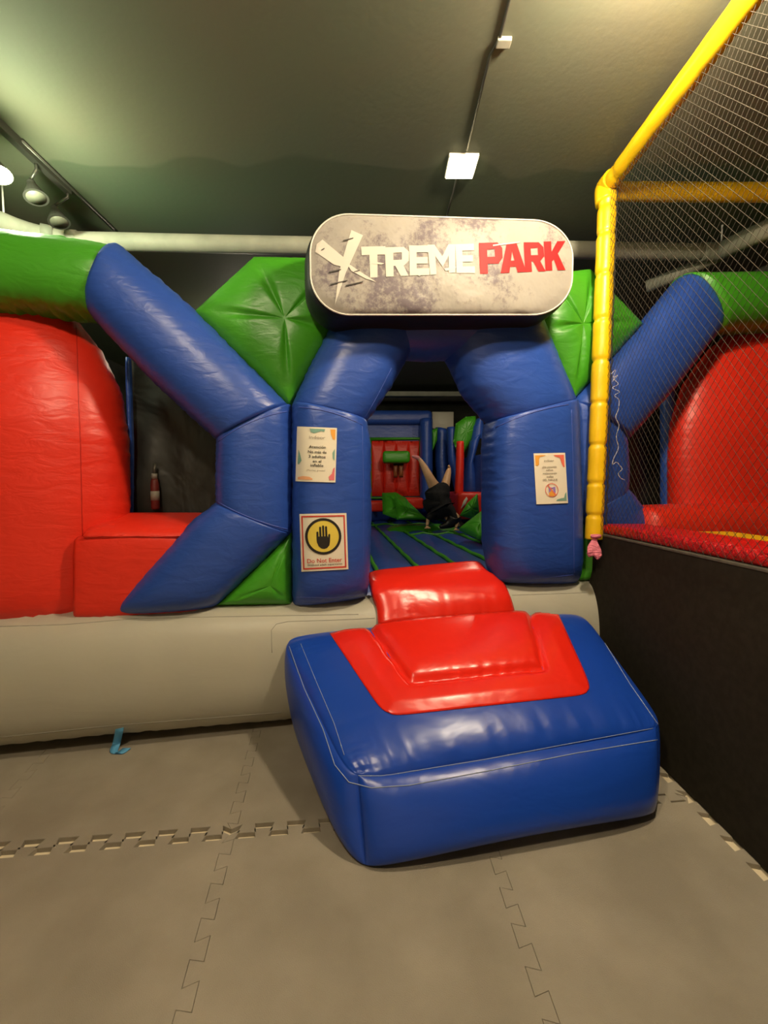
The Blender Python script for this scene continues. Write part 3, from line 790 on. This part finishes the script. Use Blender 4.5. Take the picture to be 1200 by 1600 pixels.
def fbump(s): return .028 * math.sqrt(max(0, 1 - (1 - s) ** 2.4))
for j in range(rings + 1):
    s = j / rings
    for i, (x, y) in enumerate(OL):
        u = .5 + (x - .5) * (1 - s); v = .5 + (y - .5) * (1 - s)
        pxx = bil(face_q, u, v)
        V.append(SG(*pxx, fbump(min(1, s * 2.2)) + .006 * noise.noise(Vector((u * 9, v * 3, 2))) * min(1, s * 8) + .004 * noise.noise(Vector((i * .55, 0, 9))) * math.exp(-s / .08)))
for j in range(rings):
    for i in range(no): i2 = (i + 1) % no; Fc.append((j * no + i, j * no + i2, (j + 1) * no + i2, (j + 1) * no + i))
m, N, L, P = mat_new('sign_print')
tc = N.new('ShaderNodeTexCoord')
a1 = N.new('ShaderNodeTexNoise'); a1.inputs['Scale'].default_value = 3.0; a1.inputs['Detail'].default_value = 5
a2 = N.new('ShaderNodeTexNoise'); a2.inputs['Scale'].default_value = 28; a2.inputs['Detail'].default_value = 8; a2.inputs['Roughness'].default_value = .75
for q in (a1, a2): L.new(tc.outputs['Object'], q.inputs['Vector'])
mul = N.new('ShaderNodeMath'); mul.operation = 'MULTIPLY'; L.new(a1.outputs['Fac'], mul.inputs[0]); L.new(a2.outputs['Fac'], mul.inputs[1])
rr = N.new('ShaderNodeValToRGB'); L.new(mul.outputs[0], rr.inputs[0])
rr.color_ramp.elements[0].position = .24; rr.color_ramp.elements[0].color = (.30, .28, .25, 1)
rr.color_ramp.elements[1].position = .34; rr.color_ramp.elements[1].color = (.15, .125, .14, 1)
L.new(rr.outputs[0], P.inputs['Base Color']); P.inputs['Roughness'].default_value = .45; P.inputs['Specular IOR Level'].default_value = .15
a3 = N.new('ShaderNodeTexNoise'); a3.inputs['Scale'].default_value = 7; a3.inputs['Detail'].default_value = 3; L.new(tc.outputs['Object'], a3.inputs['Vector'])
bq = N.new('ShaderNodeBump'); bq.inputs['Strength'].default_value = .5; bq.inputs['Distance'].default_value = .03; L.new(a3.outputs['Fac'], bq.inputs['Height']); L.new(bq.outputs[0], P.inputs['Normal'])
face = link('printed_face', V, Fc, m, signT)
# black body behind the face
V, Fc = [], []
prof = [(0, 1.0, -.002), (0, 1.015, -.012), (0, 1.03, -.06), (0, 1.04, -.13), (0, 1.035, -.23), (0, 1.0, -.275)]
cx, cy = .5, .5
for (_, sc, o) in prof:
    for (x, y) in OL:
        base_pt = SG(*bil(face_q, .5 + (x - .5), .5 + (y - .5)))
        c0 = SG(*bil(face_q, .5, .5))
        V.append(c0 + (base_pt - c0) * sc + NF * o)
nprof = len(prof)
for j in range(nprof - 1):
    for i in range(no): i2 = (i + 1) % no; Fc.append((j * no + i, j * no + i2, (j + 1) * no + i2, (j + 1) * no + i))
Fc.append(tuple(range(no))); Fc.append(tuple((nprof - 1) * no + i for i in range(no))[::-1])
link('black_body', V, Fc, BLACKV, signT)
# pale piping round the face
V, Fc = sweep([SG(*bil(face_q, x, y), .004) for x, y in OL] + [SG(*bil(face_q, *OL[0]), .004)], .0045, 6, False)
link('edge_piping', V, Fc, plain('pale_piping', (.62, .58, .52), .4), signT)
# lettering
bsg = bvh_of(face)
LW = plain('white_print', (.56, .53, .47), .5, 0, .12); LR = plain('red_print', (.62, .018, .020), .5, 0, .12); LK = plain('black_print', (.05, .045, .04), .4)
def print_polys(name, polys, mat, parent, bvh, eps, sub=5):
    """flat polygons given in photo pixels, laid on a surface"""
    bm = bmesh.new()
    for pl_ in polys:
        vs = [bm.verts.new((x, y, 0)) for x, y in pl_]
        try: bm.faces.new(vs)
        except ValueError: pass
    bmesh.ops.triangulate(bm, faces=bm.faces[:])
    for _ in range(3):
        long = [e for e in bm.edges if e.calc_length() > sub]
        if not long: break
        bmesh.ops.subdivide_edges(bm, edges=long, cuts=1)
    bmesh.ops.triangulate(bm, faces=bm.faces[:])
    last = None
    for v in bm.verts:
        h = hit(bvh, v.co.x, v.co.y, eps)
        v.co = h if h else (last or Vector((0, 0, 0))); last = v.co.copy()
    return link_bm(name, bm, mat, parent)
def lay_bm(name, bm, fn, mat, parent):
    for v in bm.verts: v.co = fn(v.co)
    return link_bm(name, bm, mat, parent)
GL = {  # letters on a 1 x 1 grid, y down, heavy block capitals as convex pieces
 'T': [[(0, 0), (1, 0), (1, .27), (0, .27)], [(.33, .27), (.67, .27), (.67, 1), (.33, 1)]],
 'R': [[(0, 0), (.34, 0), (.34, 1), (0, 1)], [(.34, 0), (.78, 0), (1, .17), (.34, .20)], [(.70, .18), (1, .17), (1, .50), (.70, .46)], [(.34, .44), (.72, .44), (1, .48), (.80, .64), (.34, .64)], [(.42, .64), (.76, .62), (1, 1), (.66, 1)]],
 'E': [[(0, 0), (.36, 0), (.36, 1), (0, 1)], [(.36, 0), (1, 0), (1, .23), (.36, .23)], [(.36, .39), (.92, .39), (.92, .61), (.36, .61)], [(.36, .77), (1, .77), (1, 1), (.36, 1)]],
 'M': [[(0, 0), (.25, 0), (.25, 1), (0, 1)], [(.75, 0), (1, 0), (1, 1), (.75, 1)], [(.25, 0), (.52, .42), (.52, .78), (.25, .38)], [(.75, 0), (.50, .42), (.50, .78), (.75, .38)]],
 'P': [[(0, 0), (.34, 0), (.34, 1), (0, 1)], [(.34, 0), (.80, 0), (1, .18), (.34, .22)], [(.68, .18), (1, .18), (1, .52), (.68, .48)], [(.34, .46), (.70, .46), (1, .50), (.82, .68), (.34, .68)]],
 'A': [[(.30, 0), (.56, 0), (.34, 1), (0, 1)], [(.44, 0), (.70, 0), (1, 1), (.66, 1)], [(.26, .60), (.74, .60), (.78, .80), (.22, .80)]],
 'K': [[(0, 0), (.34, 0), (.34, 1), (0, 1)], [(.34, .36), (.62, 0), (1, 0), (.52, .56), (.34, .70)], [(.36, .46), (.62, .40), (1, 1), (.62, 1)]]}
def print_each(name, polys, *a, **k):
    for p_ in polys: print_polys(name, [p_], *a, **k)
def word(name, letters, mat, eps):
    polys = []
    for ch, q in letters:
        for pc in GL[ch]: polys.append([bil(q, x, y) for x, y in pc])
    return print_polys(name, polys, mat, signT, bsg, eps)
word('white_lettering', [('T', [(564, 386), (602, 385), (601, 433), (567, 435)]), ('R', [(601, 387), (639, 386), (638, 431), (603, 433)]),
      ('E', [(639, 384), (670, 384), (671, 430), (640, 431)]), ('M', [(668, 383), (711, 382), (711, 426), (672, 430)]),
      ('E', [(711, 382), (740, 381), (742, 427), (713, 427)])], LW, .003)
word('red_lettering', [('P', [(748, 380), (784, 379), (786, 427), (750, 428)]), ('A', [(780, 380), (818, 380), (822, 425), (782, 427)]),
      ('R', [(818, 379), (848, 379), (852, 424), (820, 425)]), ('K', [(849, 378), (883, 377), (883, 422), (852, 423)])], LR, .003)
print_each('letter_wear', [[(576, 412), (584, 409), (600, 412), (596, 414)], [(642, 425), (660, 428), (672, 422), (655, 432)], [(770, 383), (812, 378), (810, 380), (770, 385)], [(694, 420), (712, 417), (711, 421), (696, 424)]], LW, signT, bsg, .004)
X1 = [[(549, 360), (567, 368), (541, 425), (523, 478), (530, 425), (541, 385)],
      [(495, 382), (504, 375), (540, 405), (534, 417), (526, 409), (522, 414), (493, 394)],
      [(541, 410), (560, 423), (588, 441), (572, 436), (549, 424)]]
print_polys('lightning_mark', X1, LW, signT, bsg, .003)
print_each('scratch', [[(514, 425), (533, 421), (533, 422.5), (514, 427)], [(516, 444), (543, 438), (543, 439.5), (516, 446)], [(540, 446), (567, 440), (567, 441.5), (540, 448)], [(536, 376), (552, 372), (552, 373.5), (536, 378)], [(502, 391), (507, 388), (507, 390), (502, 392)], [(553, 425), (562, 422), (562, 424), (553, 426)]], LK, signT, bsg, .005)

# ------------------------------------------------------------------ notices on the pillars
def paper(name, label, q, bvh, parent_loc):
    t = thing(name, label, 'notice', parent_loc)
    return t
def sheet(nm, t, q, uv, bvh, eps, mat, n=12):
    """rectangle (u0,v0,u1,v1) of the notice"""
    u0, v0, u1, v1 = uv; V, Fc = [], []
    for j in range(n + 1):
        for i in range(n + 1):
            p = bil(q, u0 + (u1 - u0) * i / n, v0 + (v1 - v0) * j / n); V.append(hit(bvh, *p, eps) or F(*p, .2))
    for j in range(n):
        for i in range(n): a = j * (n + 1) + i; Fc.append((a, a + 1, a + n + 2, a + n + 1))
    return link(nm, V, Fc, mat, t, recalc=False)
def shapes(nm, t, q, polys, bvh, eps, mat):
    if nm == 'teal_shape' and len(polys) > 1:
        for p_ in polys: shapes(nm, t, q, [p_], bvh, eps, mat)
        return
    return print_polys(nm, [[bil(q, u, v) for u, v in pl_] for pl_ in polys], mat, t, bvh, eps, sub=6)
def writing(nm, t, q, s, cu, cv, hgt, wmax, bvh, eps, mat, bold=0.0, aspect=1.0):
    """one line of text centred at (cu, cv) on the notice, hgt = share of its height"""
    c = bpy.data.curves.new('txt', 'FONT'); c.body = s; c.align_x = 'CENTER'; c.align_y = 'CENTER'; c.size = 1; c.offset = bold; c.resolution_u = 2
    ob = bpy.data.objects.new('txt', c); me = bpy.data.meshes.new_from_object(ob)
    xs = [v.co.x for v in me.vertices]; w = max(xs) - min(xs); x0 = (max(xs) + min(xs)) / 2
    bm = bmesh.new(); bm.from_mesh(me); bmesh.ops.triangulate(bm, faces=bm.faces[:])
    last = Vector()
    for v in bm.verts:
        u = cu + (v.co.x - x0) / w * wmax; vv = cv - v.co.y * hgt
        h = hit(bvh, *bil(q, u, vv), eps); v.co = h or last; last = v.co.copy()
    bpy.data.objects.remove(ob)
    bmesh.ops.recalc_face_normals(bm, faces=bm.faces)
    return link_bm(nm, bm, mat, t)
def blob(cu, cv, ru, rv, a0=0, a1=360, n=18, wob=0.0, asp=1):
    return [(cu + ru * (1 + wob * math.sin(3 * R(a))) * math.cos(R(a)), cv + rv * (1 + wob * math.sin(3 * R(a))) * math.sin(R(a))) for a in [a0 + (a1 - a0) * k / (n - 1) for k in range(n)]]
E = .006
# 1 left, upper
q = [(465.5, 666.5), (526.5, 669), (524, 754), (463, 752)]
t = thing('notice', 'white paper notice with pastel blobs on the left pillar, above the hand sign', 'notice', hit(bp_, 495, 752))
sheet('paper', t, q, (0, 0, 1, 1), bp_, E, PAPER)
shapes('teal_shape', t, q, [[(.31, .03), (.70, .03), (.68, .08), (.60, .07), (.52, .09), (.42, .115), (.34, .09)], [(.06, .42), (.10, .50), (.14, .62), (.08, .69), (.045, .68)], [(.96, .38), (.96, .60), (.91, .56), (.90, .46)]], bp_, E + .002, TEAL)
shapes('orange_shape', t, q, [[(.83, .03), (.96, .03), (.96, .22), (.90, .21), (.85, .12)]], bp_, E + .002, ORANGE)
shapes('pink_shape', t, q, [[(.97, .72), (.97, .96), (.84, .96), (.82, .90), (.90, .84), (.93, .75)]], bp_, E + .002, PINKINK)
shapes('peach_shape', t, q, [[(.06, .92), (.20, .90), (.34, .91), (.42, .94), (.42, .965), (.06, .965)]], bp_, E + .002, PEACH)
writing('heading', t, q, 'indoor', .51, .19, .085, .40, bp_, E + .003, GREYINK, .0)
for s, cv, h_, w_ in (('Atención', .365, .075, .42), ('No más de', .455, .075, .46), ('3 adultos', .54, .075, .42), ('en el', .625, .07, .21), ('inflable', .70, .075, .32)):
    writing('text_line', t, q, s, .52, cv, h_, w_, bp_, E + .003, INK, .012)
writing('text_line', t, q, '¡Muchas gracias!', .50, .79, .045, .46, bp_, E + .003, GREYINK)
# 2 left, lower
q = [(469, 803), (541, 801.5), (544, 889), (472, 893)]
t = thing('notice', 'square white sign with black hand in a yellow circle on the left pillar', 'notice', hit(bp_, 507, 890))
sheet('paper', t, q, (0, 0, 1, 1), bp_, E, PAPER)
bw = .022
for uv in ((.04, .035, .96, .06), (.04, .94, .96, .965), (.04, .06, .068, .94), (.932, .06, .96, .94)):
    sheet('red_border', t, q, uv, bp_, E + .002, REDINK)
ring = []
for k in range(40):
    a, b = 2 * math.pi * k / 40, 2 * math.pi * (k + 1) / 40
    ring.append([(.49 + .385 * math.cos(a), .40 + .32 * math.sin(a)), (.49 + .385 * math.cos(b), .40 + .32 * math.sin(b)), (.49 + .33 * math.cos(b), .40 + .275 * math.sin(b)), (.49 + .33 * math.cos(a), .40 + .275 * math.sin(a))])
shapes('black_ring', t, q, ring, bp_, E + .003, INK)
shapes('yellow_disc', t, q, [blob(.49, .40, .335, .28, 0, 351, 36)], bp_, E + .002, YELINK)
fing = lambda x0, x1, y0, y1: [(x0, y1), (x0, y0 + .012), ((x0 + x1) / 2, y0), (x1, y0 + .012), (x1, y1)]
shapes('black_hand', t, q, [fing(.345, .385, .31, .47), fing(.405, .447, .225, .43), fing(.468, .510, .205, .43), fing(.530, .572, .22, .44), [(.575, .50), (.595, .37), (.625, .355), (.635, .38), (.625, .50), (.60, .545)],
        [(.345, .42), (.39, .40), (.58, .40), (.60, .50), (.625, .50), (.61, .56), (.56, .605), (.50, .62), (.44, .612), (.38, .57), (.35, .50)]], bp_, E + .0035, INK)
writing('red_text', t, q, 'Do Not Enter', .50, .825, .105, .74, bp_, E + .003, REDINK, .008)
writing('small_text', t, q, 'Without adult supervision', .50, .895, .05, .74, bp_, E + .003, INK, .008)
# 3 right
q = [(833, 708.5), (882, 707.5), (886.5, 786), (837.5, 788)]
t = thing('notice', 'white paper notice with coloured corners on the right pillar', 'notice', hit(br_, 860, 786))
sheet('paper', t, q, (0, 0, 1, 1), br_, E, PAPER)
shapes('orange_shape', t, q, [[(.04, .04), (.40, .04), (.33, .055), (.20, .07), (.16, .12), (.15, .22), (.10, .25), (.04, .24)]], br_, E + .002, ORANGE)
shapes('coral_shape', t, q, [[(.95, .04), (.95, .29), (.90, .27), (.86, .20), (.82, .10), (.68, .07), (.62, .04)]], br_, E + .002, CORAL)
shapes('teal_shape', t, q, [[(.96, .78), (.96, .95), (.62, .95), (.66, .92), (.78, .90), (.88, .89), (.91, .82)]], br_, E + .002, TEAL)
writing('heading', t, q, 'indoor', .47, .15, .065, .32, br_, E + .003, GREYINK)
for s, cv, w_ in (('¡¡No permitido', .275, .46), ('niños', .335, .22), ('maltratando', .40, .44), ('mallas', .465, .22), ('DEL PARQUE', .53, .46)):
    writing('text_line', t, q, s, .47, cv, .055, w_, br_, E + .003, GREYINK, .012)
ring = []
for k in range(30):
    a, b = 2 * math.pi * k / 30, 2 * math.pi * (k + 1) / 30
    ring.append([(.50 + .21 * math.cos(a), .73 + .135 * math.sin(a)), (.50 + .21 * math.cos(b), .73 + .135 * math.sin(b)), (.50 + .19 * math.cos(b), .73 + .122 * math.sin(b)), (.50 + .19 * math.cos(a), .73 + .122 * math.sin(a))])
shapes('red_ring', t, q, ring + [[(.36, .63), (.39, .62), (.62, .82), (.60, .84)]], br_, E + .004, CORAL)
shapes('purple_picture', t, q, [[(.41, .67), (.47, .67), (.47, .80), (.41, .80)], [(.55, .67), (.62, .67), (.62, .80), (.55, .80)], [(.45, .68), (.57, .68), (.57, .70), (.45, .70)]], br_, E + .003, PURPLE)
shapes('orange_picture', t, q, [[(.50, .73), (.62, .80), (.58, .85), (.42, .85), (.40, .79)]], br_, E + .0035, ORANGE)

# ------------------------------------------------------------------ play structure at right
XW = 1.455
play = thing('play_structure', 'yellow padded play frame with netting on a black padded wall', 'play structure', (XW, 2.0, 0))
link_bm('black_wall', box_bm((XW, -1.6, 0), (XW + .06, 2.86, 1.125), .006), CARPET, play)
link_bm('wall_cap', box_bm((XW - .002, -1.6, 1.125), (XW + .07, 2.86, 1.137), .003), mottled('cap_felt', (.10, .09, .07), (.13, .12, .09), 20, .9), play)
# red pad along the top
def padbox(nm, lo, hi, bev, mat, nseg=4):
    return link_bm(nm, box_bm(lo, hi, bev, nseg), mat, play, True)
padbox('red_pad', (XW + .015, -1.6, 1.137), (XW + .30, 2.74, 1.205), .030, vinyl('red_pad_vinyl', (.62, .008, .008), .28, wr=1.0, scale=24, stretch=(1, 1, 1)))
padbox('yellow_platform', (XW + .32, -1.6, 1.08), (XW + .62, 2.45, 1.185), .025, YELLOW)
padbox('deck', (XW + .62, -1.6, 1.0), (XW + 1.9, 2.45, 1.12), .02, plain('deck_red', (.35, .01, .01), .4))
# posts with wrapped padding
PX, PY = XW - .018, 2.745
def wrapped(nm, a, b, r, joints, par, seamm=YELLOWSEAM, n=200):
    a, b = Vector(a), Vector(b); L_ = (b - a).length; pts, rad = [], []
    for i in range(n + 1):
        s = L_ * i / n; d = min([abs(s - j) for j in joints] + [9])
        pts.append(a.lerp(b, i / n)); rad.append(r * (1 - .16 * math.exp(-(d / .012) ** 2)) * (1 + .012 * math.sin(s * 37)))
    return tube(nm, pts, rad, YELLOW, par, 24)
TOPZ = 3.345
wrapped('post_padding', (PX - .018, PY, 1.10), (PX + .002, PY, TOPZ - .015), .055, [.16, .37, .62, .89, 1.16, 1.42, 1.70, 1.95, 2.12], play)
wrapped('top_rail_padding', (PX - .0, PY + .04, TOPZ), (PX - .0, -1.6, TOPZ + .02), .052, [.08, .18], play)
wrapped('cross_rail_padding', (PX + .04, PY + .03, TOPZ - .01), (PX + 2.4, PY + .03, TOPZ - .01), .054, [.02], play)
tube('corner_wrap', spline([(PX - .01, PY, TOPZ - .10), (PX - .012, PY + .01, TOPZ - .04), (PX - .002, PY + .02, TOPZ + .01), (PX, PY - .06, TOPZ + .008)], 16), .0585, YELLOW, play, 20)
link_bm('far_post', box_bm((PX + 2.3, PY, -.02), (PX + 2.4, PY + .1, TOPZ), .03, 3), YELLOW, play, True)
link_bm('near_post', box_bm((PX - .05, -1.6, 1.1), (PX + .05, -1.5, TOPZ), .03, 3), YELLOW, play, True)
# diamond net hung in the frame
V, Fc = [], []
ya, yb, za, zb = -1.5, PY - .03, 1.15, TOPZ - .03
dgap = .040
def strand(p, q, bow):
    n_ = 10; pts = []
    for i in range(n_ + 1):
        t_ = i / n_; pp = Vector(p).lerp(Vector(q), t_); pp.x += .012 * math.sin(pp.z * 2.1 + pp.y * 1.3); pts.append(pp)
    v, f = sweep(pts, .0011, 4, False); b0 = len(V); V.extend(v); Fc.extend([tuple(b0 + i for i in x) for x in f])
H = zb - za; Wd = yb - ya; k = 1.25   # slope of the strands
s = -H / k
while s < Wd:
    y0, z0, y1, z1 = s, 0, s + H / k, H
    if y0 < 0: z0 = -y0 * k; y0 = 0
    if y1 > Wd: z1 = H - (y1 - Wd) * k; y1 = Wd
    if y1 > y0:
        strand((PX, ya + y0, za + z0), (PX, ya + y1, za + z1), 0)
        strand((PX + .001, ya + y0, zb - z0), (PX + .001, ya + y1, zb - z1), 0)
    s += dgap
link('netting', V, Fc, NETM, play, recalc=False)
tube('net_edge_cord', [(PX + .04, yb - .01 + .008 * math.sin(i * 1.9), za + (zb - za) * i / 90) for i in range(91)], .004, NETM, play, 6)
# loose white cord at the post
px_pts = [(958, 592), (966, 600), (957, 606), (968, 612), (960, 618), (967, 625), (966, 640), (962, 652), (967, 665), (963, 682), (966, 700), (959, 716), (957, 726), (963, 722), (968, 727), (972, 733), (966, 740), (970, 747), (976, 750)]
tube('loose_cord', spline([atY(x, y, 2.62 - .001 * i) for i, (x, y) in enumerate(px_pts)], 120), .0022, CORD, play, 6)
tube('loose_cord', spline([atY(x, y, 2.63) for x, y in ((955, 584), (962, 578), (958, 590), (965, 586), (957, 596))], 30), .002, CORD, play, 6)

# pink cloth tied at the foot of the post
pc = atY(930, 838, 2.66)
t = thing('pink_cloth', 'small pink cloth tied at the foot of the yellow post', 'cloth', pc)
def lobe(tip, w):
    P_ = [pc, pc.lerp(tip, .3), pc.lerp(tip, .65), tip, tip + Vector((0, 0, -.01))]
    P_ = spline(P_, 20); rads = [w * (.35 + .65 * smoothstep(0, .7, i / 19)) * (1 if i < 17 else (20 - i) / 4) for i in range(20)]
    V_, F_ = sweep(P_, rads, 18)
    for i, v in enumerate(V_):
        a = (i % 18) / 18 * 2 * math.pi; c_ = P_[i // 18]; V_[i] = c_ + (v - c_) * (1 + .22 * math.sin(a * 3 + i * .02))
        V_[i].y = c_.y + (V_[i].y - c_.y) * .55
    return V_, F_
for tip, w in ((atY(922, 868, 2.64), .028), (atY(934, 872, 2.63), .024)):
    V_, F_ = lobe(tip, w); link('cloth_tail', V_, F_, PINK, t)
V_, F_ = sweep(spline([pc + Vector((-.028, 0, 0)), pc + Vector((0, -.02, .004)), pc + Vector((.028, 0, 0)), pc + Vector((.02, .02, -.004))], 18), .013, 10)
link('knot', V_, F_, PINK, t)

# ------------------------------------------------------------------ the person tumbling inside
PYD = 6.6
def pp(px, py, dy=0): return atY(px, py, PYD + dy)
per = thing('person', 'person in dark clothes tumbling head down with bare legs in the air', 'person', pp(692, 826))
def skin_mesh(name, nodes, edges, mat, parent, sub=2):
    me = bpy.data.meshes.new(name); me.from_pydata([tuple(n_[0]) for n_ in nodes], edges, []); me.update()
    o = bpy.data.objects.new(name, me); COL.objects.link(o); me.materials.append(mat)
    o.parent = parent; o.matrix_parent_inverse = Matrix.Translation(-parent.location)
    mo = o.modifiers.new('skin', 'SKIN'); mo.use_smooth_shade = True
    for i, n_ in enumerate(nodes):
        r_ = n_[1]; sv = me.skin_vertices[0].data[i]; sv.radius = (r_, r_) if not isinstance(r_, tuple) else r_
        sv.use_root = (i == 0)
    s_ = o.modifiers.new('sub', 'SUBSURF'); s_.levels = sub; s_.render_levels = sub
    return o
nd = [(pp(684, 768), .13),            # 0 pelvis
      (pp(684, 784, -.03), .12), (pp(690, 800, -.06), .125), (pp(699, 808, -.10), .05),   # 1 2 3 spine, neck
      (pp(706, 814, -.14), .085), (pp(708, 819, -.16), .07),                              # 4 5 head
      (pp(679, 762, 0), .10), (pp(670, 744, -.03), .074), (pp(663, 730, 0), .058), (pp(656.5, 718.5, 0), .034),   # 6-9 left leg
      (pp(652, 714.5, -.01), .030), (pp(643, 712.5, -.02), .016),                         # 10 11 foot
      (pp(694, 764, .05), .09), (pp(698, 748, .12), .066), (pp(700.5, 738, .2), .050), (pp(702, 731, .26), .026), (pp(701, 727, .20), .018),  # 12-16 right leg
      (pp(680, 798, -.12), .05), (pp(670, 806, -.16), .038), (pp(668, 817, -.2), .028), (pp(667, 822, -.22), .022),   # 17-20 left arm
      (pp(706, 800, -.16), .05), (pp(716, 808, -.2), .036), (pp(714, 821, -.24), .027), (pp(712, 825, -.26), .020)]   # 21-24 right arm
ed = [(0, 1), (1, 2), (2, 3), (3, 4), (4, 5), (0, 6), (6, 7), (7, 8), (8, 9), (9, 10), (10, 11), (0, 12), (12, 13), (13, 14), (14, 15), (15, 16),
      (2, 17), (17, 18), (18, 19), (19, 20), (2, 21), (21, 22), (22, 23), (23, 24)]
skin_mesh('body', nd, ed, SKIN, per)
# clothing: dark dress around trunk, hips and sleeves
nc = [(pp(684, 770), .185), (pp(682, 786, -.03), .235), (pp(690, 801, -.07), .20), (pp(697, 806, -.10), .09),
      (pp(679, 762, -.01), .13), (pp(676, 757, -.02), .10), (pp(694, 762, .03), .12), (pp(697, 757, .06), .09),
      (pp(679, 799, -.13), .075), (pp(668, 813, -.20), .045), (pp(707, 801, -.17), .075), (pp(714, 818, -.24), .045), (pp(670, 792, .04), .16), (pp(700, 788, -.02), .13)]
ec = [(0, 1), (1, 2), (2, 3), (0, 4), (4, 5), (0, 6), (6, 7), (2, 8), (8, 9), (2, 10), (10, 11), (1, 12), (1, 13)]
skin_mesh('dark_clothing', nc, ec, CLOTH, per)
# hair falling over the head
nh = [(pp(706, 815, -.15), .115), (pp(710, 806, -.19), .10), (pp(716, 813, -.20), .075), (pp(700, 820, -.2), .06), (pp(686, 824, -.2), .035), (pp(713, 822, -.2), .05), (pp(720, 820, -.15), .045)]
skin_mesh('hair', nh, [(0, 1), (0, 2), (0, 3), (3, 4), (0, 5), (2, 6)], HAIR, per)
# sock on the raised foot
skin_mesh('pink_sock', [(pp(656.5, 718, 0), .036), (pp(652, 714.5, -.01), .036), (pp(643, 712.5, -.02), .021)], [(0, 1), (1, 2)], SOCK, per)
# hands with fingers, spread on the floor
for (hx, hy, hd) in ((667, 823, -.22), (712, 826, -.26)):
    c = pp(hx, hy, hd); nds = [(c, .020), (c + Vector((0, -.035, -.012)), .022)]; eds = [(0, 1)]
    for k, (dx, ln) in enumerate(((-.026, .045), (-.009, .055), (.009, .052), (.025, .04))):
        b0 = len(nds); nds += [(c + Vector((dx, -.055, -.014)), .008), (c + Vector((dx * 1.4, -.055 - ln * .5, -.010)), .0075), (c + Vector((dx * 1.6, -.055 - ln, -.020)), .006)]
        eds += [(1, b0), (b0, b0 + 1), (b0 + 1, b0 + 2)]
    b0 = len(nds); nds += [(c + Vector((.035, -.02, -.012)), .009), (c + Vector((.052, -.045, -.016)), .007)]; eds += [(0, b0), (b0, b0 + 1)]
    skin_mesh('hand', nds, eds, SKIN, per, 1)
